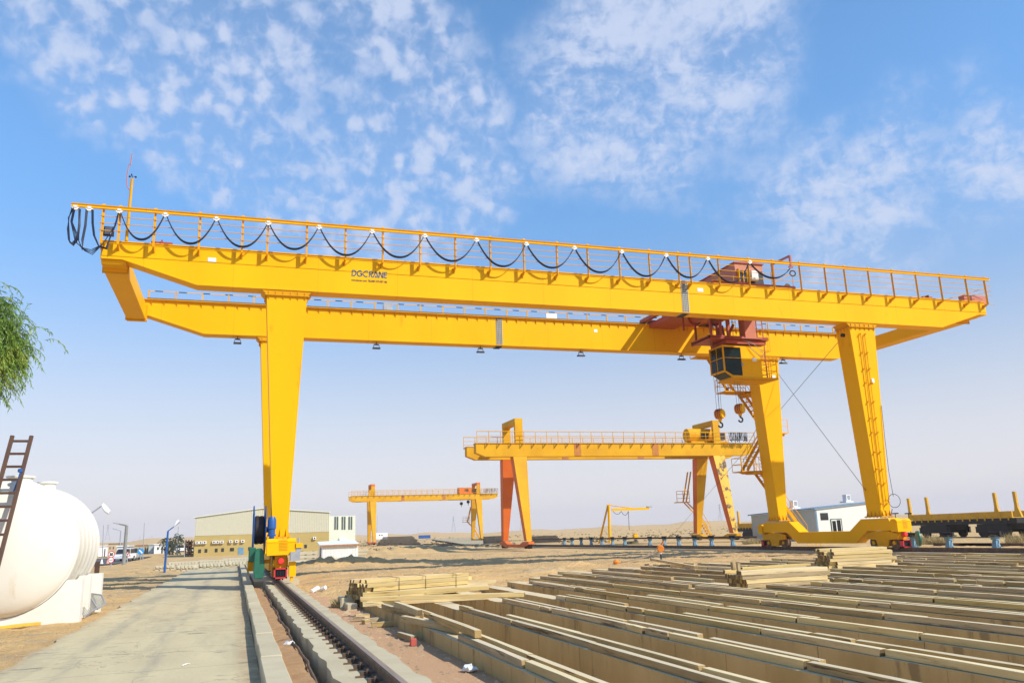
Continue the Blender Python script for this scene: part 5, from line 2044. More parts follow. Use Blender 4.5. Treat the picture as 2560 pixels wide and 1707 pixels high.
# ================================================================== TANK
TYA = 21.9
TC = Vector((-5.0, TYA, 1.36))
TRd = 1.53
TK = thing('storage_tank', 'large white ribbed cylindrical storage tank lying on white concrete saddles', 'tank', (TC.x, 24, -.36))
mb = MB()
prof_ = []
LEN = 3.3
for i in range(9):
    t = math.pi/2*i/8
    prof_.append((TRd*math.sin(t), -.42*math.cos(t)*1.0))
prof_[0] = (.001, prof_[0][1])
z = 0.0
while z < LEN:
    for (dz, dr) in ((.03, 0), (.16, 0), (.2, .014), (.32, .014), (.36, 0), (.5, 0)):
        if z+dz < LEN:
            prof_.append((TRd*.992+dr, z+dz+.01))
    z += .58
for i in range(8, -1, -1):
    t = math.pi/2*i/8
    prof_.append((max(TRd*math.sin(t), .001), LEN+.34*math.cos(t)))
mb.lathe(prof_, TC, (0, 1, 0), 72)
tb = mb.build('tank_shell', TANKM, TK, smooth=True)
mb = MB()
mb.ring((TC.x, TYA+.0, TC.z), (0, 1, 0), TRd+.002, .014, 72, 6)
mb.build('weld_seam', TANKM, tb, smooth=True)
for (yy, r_, xo) in ((TYA+.45, .26, .12), (TYA+2.5, .20, .30)):
    mb = MB()
    mb.lathe([(r_, -.2), (r_, .07), (r_+.05, .07), (r_+.05, .11), (0, .11)], (TC.x+xo, yy, TC.z+TRd), (0, 0, 1), 28)
    mb.build('hatch', TANKM, tb, smooth=True)
mb = MB()
mb.tube((TC.x-.35, TYA-.45, TC.z+1.15), (TC.x-.35, TYA-.1, TC.z+1.15), .08, n=14)
mb.build('outlet_pipe', TANKM, tb)
mb = MB()
mb.tube((TC.x-.35, TYA-.458, TC.z+1.15), (TC.x-.35, TYA-.44, TC.z+1.15), .06, n=14)
mb.build('pipe_bore', BLK, tb)
# saddles with circular seat
for (yy, th, xr_, zt_) in ((TYA+.02, .32, TC.x+1.68, .58), (TYA+1.6, .28, TC.x+1.62, .62), (TYA+2.9, .30, TC.x+1.70, .62)):
    mb = MB()
    rr_ = TRd+.03
    aa = math.acos(min(1, (TC.z-zt_)/rr_))
    pts = [(TC.x-1.7, -.5), (xr_, -.5), (xr_, zt_)]
    for i in range(19):
        t = aa-2*aa*i/18
        pts.append((TC.x+rr_*math.sin(t), TC.z-rr_*math.cos(t)))
    pts.append((TC.x-1.7, zt_))
    # split in columns for clean faces
    for i in range(18):
        t0, t1 = aa-2*aa*i/18, aa-2*aa*(i+1)/18
        xa, za = TC.x+rr_*math.sin(t1), TC.z-rr_*math.cos(t1)
        xb, zb2 = TC.x+rr_*math.sin(t0), TC.z-rr_*math.cos(t0)
        mb.hexa([(xa, yy, -.5), (xb, yy, -.5), (xb, yy+th, -.5), (xa, yy+th, -.5)], [(xa, yy, za), (xb, yy, zb2), (xb, yy+th, zb2), (xa, yy+th, za)])
    xe = TC.x+rr_*math.sin(aa)
    mb.box(xe, xr_, yy, yy+th, -.5, zt_)
    mb.build('saddle', SADM, TK)
# infill low wall
mb = MB()
mb.box(TC.x-1.0, TC.x+1.35, TYA+.4, TYA+3.0, -.5, -.15)
mb.build('base_slab', SADM, TK)

# ladder leaning on tank
l0 = Gz(-30, 1470, -.36)
LB = Vector((TC.x-.33, TYA-1.9, -.36))
topR = Gy(79, 1089, TYA-.05)
topL = Gy(31, 1091, TYA-.05)
botR = Gy(-8, 1425, TYA-1.15)
dR = (botR-topR)
botRx = topR+dR*((-.36-topR.z)/dR.z)
off = topL-topR
off.z = 0
off.y = 0
ld = thing('wooden_ladder', 'dark brown wooden ladder leaning against the white tank', 'ladder', (botRx.x, botRx.y, -.36))
mb = MB()
for o in (Vector((0, 0, 0)), off):
    mb.bar(topR+o, botRx+o, .055, .085, up=(1, 0, 0))
mb.build('ladder_rail', BROWNW, ld, bevel=.006)
n = 14
tl = (botRx-topR).length
for i in range(n):
    t = (.14+i*.325)/tl
    if t > .98:
        break
    p = topR.lerp(botRx, t)
    mb = MB()
    mb.bar(p, p+off, .05, .055)
    mb.build('rung', BROWNW, ld, bevel=.005)
mb = MB()
p = topR.lerp(botRx, .95/tl)
mb.path([p+off*.12+Vector((0, -.05, .08)), p+off*.05+Vector((0, -.07, 0)), p+off*.16+Vector((0, -.06, -.2)), p+off*.3+Vector((0, -.06, -.42))], .018)
mb.lathe([(.001, -.05), (.05, -.03), (.05, .03), (.001, .05)], p+off*.08+Vector((0, -.05, .05)), (0, 0, 1), 8)
mb.build('blue_rag', BLU, ld)
# yellow plank by the tank
a, b = Gz(-40, 1577, -.355), Gz(98, 1561, -.355)
timber(a, b, .10, .06, mat('yellow plank paint', (.72, .42, .03), (.62, .35, .03), rough=.6), 'yellow painted plank lying on the sand before the tank', None, 'plank', name='plank')


# crowd barriers leaning
def barrier(pts, lab):
    a, b, c, d = [Vector(p) for p in pts]   # top-left, top-right, bottom-right, bottom-left
    bt = thing('metal_barrier', lab, 'barrier', ((c+d)/2), 'barrier panels leaning by the tank')
    mb = MB()
    for p, q in ((a, b), (b, c), (c, d), (d, a)):
        mb.tube(p, q, .02, n=8)
    mb.build('frame', GAL, bt)
    mb = MB()
    for i in range(1, 9):
        t = i/9
        mb.tube(a.lerp(b, t), d.lerp(c, t), .010, n=6)
    mb.build('bar', mat('barrier bars', (.42, .42, .36), (.36, .36, .31), rough=.5, metal=.3), bt)


yb_ = 23.6
barrier([Gy(191, 1513, 23.3), Gy(227, 1494, 24.2), Gy(243, 1519, 24.0), Gy(211, 1539, 23.0)], 'grey barred metal barrier leaning in front beside the tank saddle')
barrier([Gy(219, 1481, 24.9), Gy(255, 1487, 24.6), Gy(263, 1509, 24.4), Gy(243, 1522, 24.05)], 'grey barred metal barrier leaning behind the first beside the tank')
mb = MB()
p = Gz(241, 1460, -.36)
p = Gy(241, 1440, 27)
mb.box(p.x-.06, p.x+.06, 26.95, 27.07, -.4, Gy(241, 1403, 27).z)
tag(mb.build('brown_post', BROWNW), 'brown upright post at the back of the white tank', 'post')

# ================================================================== TREES


def leafy(name, label, c, rad, n, leaf, wid, m, droop, trunk_base, clumps, seed):
    rnd = random.Random(seed)
    t = thing(name, label, 'tree', trunk_base)
    cl = []
    for i in range(clumps):
        while True:
            u = Vector((rnd.uniform(-1, 1), rnd.uniform(-1, 1), rnd.uniform(-1, 1)))
            if .35 < u.length < 1.0:
                break
        cl.append(Vector((c[0]+u.x*rad[0], c[1]+u.y*rad[1], c[2]+u.z*rad[2])))
    mb = MB()
    C0 = Vector(c)
    per = 20
    for i in range(n//per):
        q = cl[int(rnd.random()*len(cl))]
        s = .15*max(rad)
        p = q+Vector((rnd.gauss(0, s), rnd.gauss(0, s), rnd.gauss(0, s*.9)))
        out = (p-C0)
        out.z *= .3
        out = out.normalized() if out.length > .01 else Vector((1, 0, 0))
        v = (out*rnd.uniform(.2, .8)+Vector((rnd.uniform(-.5, .5), rnd.uniform(-.5, .5), rnd.uniform(-.1, .5)))).normalized()
        stp = leaf*rnd.uniform(.16, .26)
        tw = [p.copy()]
        for k in range(per):
            v = (v+Vector((0, 0, -.16*droop*2))).normalized()
            p = p+v*stp
            tw.append(p.copy())
            ph = rnd.uniform(0, 6.283)
            d = (v*.5+Vector((math.cos(ph)*.45, math.sin(ph)*.45, -droop*rnd.uniform(.6, 1.4)))).normalized()
            L_ = leaf*rnd.uniform(.5, 1.15)
            sd = d.cross(Vector((rnd.uniform(-1, 1), rnd.uniform(-1, 1), rnd.uniform(-.3, .3)))).normalized()*wid*rnd.uniform(.7, 1.2)
            bend = Vector((rnd.uniform(-.14, .14)*L_, rnd.uniform(-.14, .14)*L_, .05*L_))
            mid = p+d*L_*.45+bend
            e = p+d*L_
            mb._add([p, mid+sd, e, mid-sd], [(0, 1, 2, 3)])
        for k in range(0, per, 4):
            mb.bar(tw[k], tw[min(k+4, per)], .006*max(1, leaf*4))
    mb.build('crown', m, t)
    mb = MB()
    b = Vector(trunk_base)
    r0 = .05*max(rad)+.03
    fork = Vector((b.x+.1, b.y, b.z+(c[2]-b.z)*.45))
    mb.tube(b, fork, r0, r0*.75, n=10)
    for q in cl:
        midp = fork.lerp(q, .55)+Vector((rnd.uniform(-.1, .1), rnd.uniform(-.1, .1), .12*rad[2]))
        mb.tube(fork, midp, r0*.32, r0*.16, n=6)
        mb.tube(midp, q, r0*.16, r0*.05, n=5)
    mb.build('trunk', BARK, t)
    return t


tc_ = Gy(-75, 880, 19)
leafy('willow_tree', 'bright green tree with drooping narrow leaves at the left edge behind the tank', (tc_.x-.52, 19.0, tc_.z-.02), (1.10, 1.25, 1.38), 70000, .125, .0095, LEAF, .36, (tc_.x-.4, 19.3, -.36), 60, 5)
tc_ = Gz(432, 1376, -.36)
tc_ = Gy(432, 1362, 150)
leafy('dark_tree', 'small dark bushy tree standing before the white houses', (tc_.x, 150, 1.6), (1.3, 1.2, 1.5), 2600, .28, .06, LEAFD, .3, (tc_.x, 150, -.4), 22, 9)

# ================================================================== LEFT BACKGROUND


def lamp(name, label, base, top, arm_end, r, mp, head, group, mh=None):
    t = thing(name, label, 'street lamp', base, group)
    mb = MB()
    mb.tube(base, top, r, r*.8, n=10)
    mb.build('pole', mp, t)
    mb = MB()
    mb.tube(top, arm_end, r*.45, r*.4, n=8)
    mb.build('arm', mp, t)
    d = (Vector(arm_end)-Vector(top)).normalized()
    mb = MB()
    e = Vector(arm_end)
    L_ = head
    mb.bar(e-d*.1, e+d*L_, L_*.28, L_*.16)
    mb.build('lamp_head', mh or GAL, t, bevel=.02)
    return t


GL = 'street lamps left of the road'
# lamp right behind the tank (wrapped head)
Yq = 34.0
tp = Gy(205, 1300, Yq)
t = lamp('street_lamp', 'street lamp with white plastic wrapped head rising behind the tank', (tp.x-.15, Yq, -.36), (tp.x-.15, Yq, tp.z-.1), Gy(250, 1267, Yq), .06, GAL, .2, GL)
mb = MB()
pts = [Gy(252, 1262, Yq), Gy(259, 1256, Yq), Gy(268, 1265, Yq), Gy(276, 1275, Yq), Gy(272, 1286, Yq), Gy(262, 1279, Yq), Gy(254, 1268, Yq)]
mb.prism([(p.x, Yq-.08, p.z) for p in pts], (0, .2, 0))
mb.build('plastic_wrap', PLAST, t, bevel=.03, jit=.012)
Yq = 56.0
t = lamp('street_lamp', 'blue street lamp with plastic wrapped head at the end of the road', (Gy(411, 1431, Yq).x, Yq, -.38), Gy(420, 1327, Yq), Gy(440, 1312, Yq), .07, BLU, .3, GL)
mb = MB()
pts = [Gy(434, 1318, Yq), Gy(437, 1308, Yq), Gy(441, 1302, Yq), Gy(446, 1298, Yq), Gy(448, 1301, Yq), Gy(441, 1311, Yq)]
mb.prism([(p.x, Yq-.08, p.z) for p in pts], (0, .2, 0))
mb.build('plastic_wrap', PLAST, t, bevel=.03, jit=.01)
Yq = 86
lamp('street_lamp', 'thick grey lamp post with slim arm beside the parked cars', (Gy(309, 1410, Yq).x, Yq, -.4), Gy(317, 1313, Yq), Gy(297, 1309, Yq), .17, mat('weathered grey post', (.25, .26, .24), (.2, .2, .19), rough=.7), .5, GL)
Yq = 125
lamp('street_lamp', 'thin distant lamp post left of the thick grey lamp post', (Gy(299, 1385, Yq).x, Yq, -.4), Gy(302, 1326, Yq), Gy(291, 1323, Yq), .09, GAL, .5, GL)


def mast_pole(px0, px1, py0, py1, Yq, lab):
    a, b = Gy(px0, py0, Yq), Gy(px1, py1, Yq)
    mb = MB()
    mb.tube((a.x, Yq, -.4), (b.x, Yq, b.z), .06, .03, n=6)
    tag(mb.build('flag_pole', GAL), lab, 'pole', 'thin bare poles in the background')


mast_pole(256, 259, 1398, 1312, 96, 'thin bare pole beside the white traffic cone')
mast_pole(357, 361, 1396, 1306, 108, 'thin bare pole beside the blue round sign')
mast_pole(443, 446, 1387, 1316, 130, 'thin bare pole right of the blue street lamp')
mast_pole(461, 462, 1392, 1348, 118, 'short white pole beside the steel rack')


# signs
def sign(px, py, Yq, r, kind, lab, pbase, parent=None):
    c = Gy(px, py, Yq)
    t = parent or thing('road_sign', lab, 'sign', (Gy(pbase[0], pbase[1], Yq).x, Yq, -.4))
    if parent is None:
        mb = MB()
        mb.tube((Gy(pbase[0], pbase[1], Yq).x, Yq+.04, -.45), (c.x, Yq+.04, c.z+r*.6), .045, n=8)
        mb.build('post', GAL, t)
    mb = MB()
    if kind == 'tri':
        mb.prism([(c.x-r, Yq, c.z-r*.8), (c.x+r, Yq, c.z-r*.8), (c.x, Yq, c.z+r)], (0, .03, 0))
        pl = mb.build('sign_panel', BRED, t)
        mb = MB()
        mb.prism([(c.x-r*.66, Yq-.012, c.z-r*.6), (c.x+r*.66, Yq-.012, c.z-r*.6), (c.x, Yq-.012, c.z+r*.62)], (0, .008, 0))
        mb.build('sign_face', WHT, pl)
        mb = MB()
        mb.bar((c.x-.05, Yq-.016, c.z-r*.4), (c.x+.05, Yq-.016, c.z+r*.15), .09, .006, up=(0, 1, 0))
        mb.build('symbol', BLK, pl)
        return t
    mb.lathe([(.001, -.02), (r, -.02), (r, .02), (.001, .02)], c, (0, 1, 0), 28)
    pl = mb.build('sign_panel', SIGNB if kind == 'arrow' else BRED, t)
    mb = MB()
    if kind == 'arrow':
        mb.bar((c.x-r*.5, Yq-.03, c.z+r*.5), (c.x+r*.4, Yq-.03, c.z-r*.4), .14, .01, up=(0, 1, 0))
        mb.prism([(c.x+r*.55, Yq-.03, c.z-r*.6), (c.x+r*.05, Yq-.03, c.z-r*.55), (c.x+r*.5, Yq-.03, c.z-.05*r)], (0, .008, 0))
        mb.build('arrow', WHT, pl)
        return t
    mb.lathe([(.001, -.028), (r*.78, -.028), (r*.78, -.021), (.001, -.021)], c, (0, 1, 0), 28)
    mb.build('sign_face', WHT, pl)
    mb = MB()
    if kind == '30':
        text_mesh(mb, '30', r*1.15, (c.x-r*.52, Yq-.034, c.z-r*.40), (1, 0, 0), (0, 0, 1), 0, fit=r*1.04, offset=.02)
    else:
        for i in range(5):
            mb.box(c.x-r*.55+i*r*.24, c.x-r*.55+i*r*.24+r*.16, Yq-.036, Yq-.030, c.z-r*.12, c.z+r*(.10 if i % 2 else .18))
    mb.build('lettering', BLK, pl)
    return t


t = sign(278.5, 1385, 77.3, .27, '30', 'round red rimmed speed limit sign reading 30 over a second round sign', (277, 1417))
sign(277.5, 1399, 77.25, .235, 'txt', '', None, t)
sign(352, 1378, 106.5, .36, 'arrow', 'blue round arrow sign beside a thin bare pole', (350, 1400))
sign(319, 1384, 88.5, .27, 'tri', 'triangular red rimmed warning sign behind the thick grey lamp post', (318, 1405))
for (px, py, lab) in ((254.5, 1398, 'white traffic cone at the foot of the left thin pole'), (269.5, 1400, 'pale red traffic cone behind the speed limit sign')):
    c = Gy(px, py, 92)
    t = thing('traffic_cone', lab, 'traffic cone', (c.x, 92, -.36), 'traffic cones by the side road')
    mb = MB()
    mb.lathe([(.17, 0), (.05, .42), (.03, .43), (0, .43)], (c.x, 92, -.32), (0, 0, 1), 14)
    mb.build('cone', WHT if px < 260 else mat('pale red plastic', (.7, .3, .25), (.66, .27, .23), rough=.5), t)
    mb = MB()
    mb.box(c.x-.22, c.x+.22, 91.78, 92.22, -.37, -.32)
    mb.build('base', WHT, t)


# cars
def car(cx, cy, z, ang, m, lab, L_=3.5, pickup=False):
    t = thing('parked_car', lab, 'car', (0, 0, 0), 'parked cars far left')
    w = .72

    def prism_y(pts, y0, y1):
        mb = MB()
        mb.prism([(x, y0, zz) for x, zz in pts], (0, y1-y0, 0))
        return mb
    body = [(-L_/2, .28), (L_/2, .28), (L_/2, .62), (L_/2-.12, .76), (L_/2-1.0, .82), (-L_/2+.1, .84), (-L_/2, .7)]
    prism_y(body, -w, w).build('body', m, t, bevel=.05)
    cab = [(-L_/2+.15 if not pickup else -.5, .84), (L_/2-1.05, .82), (L_/2-1.55, 1.3), (-L_/2+.45 if not pickup else -.3, 1.32)]
    o = prism_y(cab, -w+.08, w-.08).build('cabin', WINDK, t, bevel=.04)
    mb = MB()
    mb.box(-L_/2+.5 if not pickup else -.25, L_/2-1.6, -w+.1, w-.1, 1.322, 1.36)
    for xx in ((-.1, ) if not pickup else (.1, )):
        mb.box(xx-.04, xx+.04, -w+.06, w-.06, .82, 1.34)
    mb.build('roof', m, t, bevel=.02)
    for sx in (-1, 1):
        for sy in (-1, 1):
            mb = MB()
            mb.lathe([(.05, -.09), (.27, -.09), (.29, 0), (.27, .09), (.05, .09)], (sx*L_*.31, sy*(w-.06), .29), (0, 1, 0), 18)
            wv = mb.build('wheel', BLK, t)
            mb = MB()
            mb.lathe([(.001, -.105), (.15, -.1), (.15, .1), (.001, .105)], (sx*L_*.31, sy*(w-.06), .29), (0, 1, 0), 12)
            mb.build('rim', GAL, wv)
    for sy in (-.5, .5):
        mb = MB()
        mb.box(L_/2-.01, L_/2+.02, sy-.13, sy+.13, .55, .68)
        mb.build('headlight', WHT, t)
        mb = MB()
        mb.box(-L_/2-.02, -L_/2+.01, sy-.1, sy+.1, .55, .75)
        mb.build('tail_light', BRED, t)
    t.location = (cx, cy, z)
    t.rotation_euler = (0, 0, ang)
    return t


c = Gy(306, 1401, 104)
car(c.x+.1, 104, -.34, R(255), CARW, 'white car with dark windows parked beside the thick grey lamp post', 3.6)
c = Gy(328, 1400, 108)
car(c.x, 108, -.34, R(262), CARS, 'silver grey car parked right of the thick grey lamp post', 3.4)
c = Gy(461, 1373, 170)
car(c.x, 170, -.2, R(5), CARW, 'distant white car parked left of the steel rack', 3.4)


# houses
def house(pxl, pxr, pytop, pybase, Yq, wall, lab, door=None, win=None, roofm=None, depth=6):
    a, b = Gy(pxl, pybase, Yq), Gy(pxr, pybase, Yq)
    zt = Gy((pxl+pxr)/2, pytop, Yq).z
    t = thing('small_house', lab, 'house', ((a.x+b.x)/2, Yq+depth/2, -.4), 'low houses in the left background')
    mb = MB()
    mb.box(a.x, b.x, Yq, Yq+depth, -.8, zt)
    w = mb.build('wall', wall, t)
    mb = MB()
    mb.box(a.x-.15, b.x+.15, Yq-.15, Yq+depth+.15, zt+.003, zt+.14)
    mb.build('roof', roofm or wall, t)
    for (f0, f1, h0, h1, nm) in (door or []):
        mb = MB()
        mb.box(a.x+(b.x-a.x)*f0, a.x+(b.x-a.x)*f1, Yq-.03, Yq-.003, -.35+h0*(zt+.35), -.35+h1*(zt+.35))
        mb.build(nm, WINDK, w)
    return t


house(246, 267, 1365, 1380, 165, WHT, 'small white house with dark doorway at the left edge of the hills', [(.7, .82, 0, .75, 'door')])
house(269, 293, 1358, 1388, 150, TAN, 'tan flat house behind the speed limit sign', [(.15, .25, .6, .75, 'window'), (.5, .6, .6, .75, 'window')])
house(291, 318, 1366, 1392, 120, WHT, 'low white kiosk behind the white parked car', [(.4, .9, .25, .6, 'window')])
house(330, 342, 1363, 1377, 185, TAN, 'brown shed at the left end of the house row', None)
house(342, 368, 1363, 1376, 180, TAN, 'tan house with two doors behind the blue round sign', [(.2, .3, 0, .8, 'door'), (.75, .85, 0, .8, 'door')], roofm=RUSTW)
house(371, 385, 1362, 1377, 176, GREYP, 'grey flat house beside the white house', None)
house(385, 414, 1361, 1378, 172, WHT, 'long white house with window and dark door left of the tree', [(.25, .4, .45, .75, 'window'), (.62, .76, 0, .8, 'door')])
house(430, 441, 1361, 1375, 185, WHT, 'white house half hidden by the dark tree', None)
house(441, 462, 1366, 1376, 190, BLK, 'dark open carport left of the steel rack', None)

# pylons


def pylon(px, pyb, pyt, Yq, lab, wid=1.0):
    b, tp = Gy(px, pyb, Yq), Gy(px, pyt, Yq)
    H = tp.z-b.z
    mb = MB()
    w0, w1 = H*.14*wid, H*.02*wid
    lv = [0, .25, .45, .6, .72, .82, .9, 1.0]

    def cor(f):
        w = w0+(w1-w0)*min(1, f/.72) if f < .72 else w1
        return [Vector((b.x+sx*w, Yq+sy*w, b.z+H*f)) for sx, sy in ((-1, -1), (1, -1), (1, 1), (-1, 1))]
    th = H*.006
    for i in range(len(lv)-1):
        A, B = cor(lv[i]), cor(lv[i+1])
        for k in range(4):
            mb.bar(A[k], B[k], th)
            mb.bar(A[k], B[(k+1) % 4], th*.6)
            mb.bar(A[(k+1) % 4], B[k], th*.6)
    for f in (.72, .82, .92):
        mb.prism([(b.x-H*.13, Yq, b.z+H*f), (b.x, Yq, b.z+H*(f+.03)), (b.x+H*.13, Yq, b.z+H*f), (b.x, Yq, b.z+H*(f-.008))], (0, th*2, 0))
    tag(mb.build('power_pylon', PYL), lab, 'pylon', 'power pylons on the horizon')


pylon(268, 1350, 1310, 620, 'lattice pylon rising behind the low houses at far left')
pylon(349, 1351, 1337, 1300, 'small faint pylon left of the blue street lamp')
pylon(379, 1350, 1338, 1300, 'small faint pylon just left of the blue street lamp head')
pylon(1134, 1328, 1290, 900, 'lattice pylon between the farthest crane legs')
pylon(1802, 1304, 1259, 900, 'lattice pylon between the right legs of the second crane', .8)
pylon(1045, 1332, 1319, 1500, 'faint tiny pylon left of the middle pylon')
pylon(1305, 1331, 1278, 1000, 'faint pylon behind the left leg of the second crane', .7)
for (px, pyt) in ((942, 1288), ):
    mast_pole(942, 943, 1334, 1288, 240, 'thin mast right of the farthest crane left leg')

# steel rack by warehouse
t = thing('steel_rack', 'rusty steel storage rack at the left end of the warehouse', 'rack', (Gy(475, 1388, 127).x, 128, -.4))
mb = MB()
for px in (463, 470, 477, 484):
    a = Gy(px, 1389, 127)
    mb.tube((a.x, 127, -.5), (a.x, 127, Gy(px, 1349, 127).z), .09, n=6)
for py in (1353, 1362, 1372, 1381):
    a, b = Gy(463, py, 127), Gy(485, py, 127)
    mb.bar(a, b, .1)
mb.build('rack_frame', RUSTW, t)
mb = MB()
for i in range(16):
    py = random.uniform(1352, 1386)
    a, b = Gy(random.uniform(463, 470), py, 127.3), Gy(random.uniform(476, 485), py, 127.3)
    mb.tube(a, b, .1, n=6)
mb.build('stored_pipe', DARKST, t)

# ================================================================== WAREHOUSE
pL = Gz(485, 1389, -.36)
WY = 122.0
pL = Gy(484, 1389, WY)
pC = Gy(822, 1378, WY)
zE1 = Gy(488, 1294, WY).z
zRidge = Gy(655, 1271, WY).z
zE2 = Gy(822, 1281, WY).z
zSplit = Gy(650, 1334, WY).z
xl_, xc_ = pL.x, pC.x
xm_ = Gy(655, 1271, WY).x
WHS = thing('warehouse', 'large cream and ochre warehouse behind the left crane leg', 'building', ((xl_+xc_)/2, WY+8, -.4))
mb = MB()
mb.box(xl_, xc_, WY, WY+14, -.8, zSplit)
wl = mb.build('lower_wall', OCHRE, WHS)
# corrugated gable
mb = MB()
n = 150
for i in range(n):
    xa, xb = xl_+(xc_-xl_)*i/n, xl_+(xc_-xl_)*(i+1)/n

    def top(x):
        return zE1+(zRidge-zE1)*(x-xl_)/(xm_-xl_) if x < xm_ else zRidge+(zE2-zRidge)*(x-xm_)/(xc_-xm_)
    dy = .0 if i % 2 else .045
    mb.prism([(xa, WY-.05+dy, zSplit+.003), (xb, WY-.05+dy, zSplit+.003), (xb, WY-.05+dy, top(xb)), (xa, WY-.05+dy, top(xa))], (0, .3, 0))
mb.build('gable_cladding', HANG, WHS)
mb = MB()
mb.prism([(xl_, WY+.25, zSplit+.003), (xc_, WY+.25, zSplit+.003), (xc_, WY+.25, zE2-.03), (xm_, WY+.25, zRidge-.03), (xl_, WY+.25, zE1-.03)], (0, 13.6, 0))
mb.build('side_wall', HANGL, WHS)
mb = MB()
for (xa, za, xb, zb2) in ((xl_-.2, zE1, xm_, zRidge), (xm_, zRidge, xc_+.2, zE2)):
    mb.hexa([(xa, WY-.2, za+.01), (xb, WY-.2, zb2+.01), (xb, WY+14.1, zb2+.01), (xa, WY+14.1, za+.01)], [(xa, WY-.2, za+.12), (xb, WY-.2, zb2+.12), (xb, WY+14.1, zb2+.12), (xa, WY+14.1, za+.12)])
mb.build('roof', HANGL, WHS)
# right wing with strip windows
pR = Gy(887, 1372, WY+.5)
mb = MB()
mb.box(xc_, pR.x, WY+.1, WY+14, -.8, Gy(887, 1288, WY+.1).z)
rw = mb.build('side_bay', HANGL, WHS)
for px in (841, 859, 876):
    for d in (-2.9, 2.9):
        a, b = Gy(px+d-1.6, 1291, WY+.1), Gy(px+d+1.6, 1323, WY+.1)
        mb = MB()
        mb.box(a.x, b.x, WY+.04, WY+.097, b.z, a.z)
        mb.build('strip_window', mat('strip window glass', (.10, .12, .11), (.07, .09, .08), rough=.3), rw)
a, b = Gy(848, 1343, WY), Gy(867, 1352, WY)
mb = MB()
mb.prism([(a.x, WY+.1, a.z), (a.x, WY-.9, b.z), (a.x, WY-.9, b.z-.5), (a.x, WY+.1, b.z-.5)], (b.x-a.x, 0, 0))
mb.build('canopy', HANGL, rw)
for px in (493, 502, 512, 535, 544.5, 555, 577, 592, 607, 646, 786):
    py = 1356-(px-493)*.034+(-1.5 if px > 700 else 0)
    c = Gy(px, py, WY)
    mb = MB()
    mb.box(c.x-.21, c.x+.21, WY-.32, WY-.003, c.z-.17, c.z+.17)
    ac = mb.build('ac_unit', WHT, wl)
    mb = MB()
    mb.lathe([(.001, 0), (.11, 0), (.11, .01), (.001, .01)], (c.x, WY-.325, c.z), (0, -1, 0), 12)
    mb.build('fan_grille', BLK, ac)
for (px, py, w, h) in ((499, 1377, 6, 8), (515, 1376, 6, 8), (540.5, 1375, 6, 8), (556.5, 1374, 6, 8), (580, 1373, 9, 7.5), (625.5, 1371, 9, 7.5), (764, 1365, 6, 8)):
    c = Gy(px, py, WY)
    s = WY/FPX*.5
    mb = MB()
    mb.box(c.x-w*s, c.x+w*s, WY-.03, WY-.003, c.z-h*s, c.z+h*s)
    mb.build('window', WINDK, wl)
c = Gy(602, 1377, WY)
mb = MB()
mb.box(c.x-.36, c.x+.36, WY-.04, WY-.003, c.z-.6, c.z+.5)
mb.build('door', BLUL, wl)

# white corrugated shed
SY = 66.0
a, b = Gy(804, 1405, SY), Gy(895, 1396, SY)
zt0, zt1 = Gy(804, 1366, SY).z, Gy(895, 1361, SY).z
SH = thing('white_shed', 'small white corrugated shed with rusty roof edge in front of the warehouse', 'shed', ((a.x+b.x)/2, SY+1.5, -.4))
mb = MB()
n = 46
for i in range(n):
    xa, xb = a.x+(b.x-a.x)*i/n, a.x+(b.x-a.x)*(i+1)/n
    dy = 0 if i % 2 else .03
    mb.box(xa, xb, SY+dy, SY+.4, -.45, zt0+(zt1-zt0)*(i+.5)/n)
mb.box(a.x+.01, b.x-.01, SY+.4, SY+2.4, -.45, min(zt0, zt1)-.02)
w = mb.build('wall', WHT, SH)
mb = MB()
dl = Gy(791, 1368, SY+2.6)
mb.hexa([(a.x-.15, SY-.15, zt0+.01), (b.x+.05, SY-.15, zt1+.01), (b.x+.05, SY+2.5, zt1+.3), (a.x-.15, SY+2.5, zt0+.3)],
        [(a.x-.15, SY-.15, zt0+.09), (b.x+.05, SY-.15, zt1+.09), (b.x+.05, SY+2.5, zt1+.38), (a.x-.15, SY+2.5, zt0+.38)])
mb.build('roof', WHT, SH)
mb = MB()
mb.box(a.x-.15, b.x+.05, SY-.19, SY-.153, min(zt0, zt1)+.0, min(zt0, zt1)+.12)
mb.build('fascia', RUSTW, SH)
mb = MB()
mb.box(a.x-.02, a.x-.003, SY+.4, SY+1.0, -.3, .65)
mb.build('doorway', BLK, w)
for (p, q, lab) in (((834, 1391), (861, 1398), 'grey panel leaning on the shed wall, left one'), ((862, 1391), (890, 1395), 'grey panel leaning on the shed wall, right one')):
    A, B = Gy(p[0], p[1], SY-.7), Gy(q[0], q[1], SY-.7)
    mb = MB()
    mb.hexa([(A.x, SY-.75, -.35), (B.x, SY-.75, -.35), (B.x, SY-.68, -.35), (A.x, SY-.68, -.35)], [(A.x, SY-.1, A.z), (B.x, SY-.1, B.z), (B.x, SY-.04, B.z), (A.x, SY-.04, A.z)])
    tag(mb.build('leaning_panel', CONC), lab, 'panel', 'panels leaning on the shed')

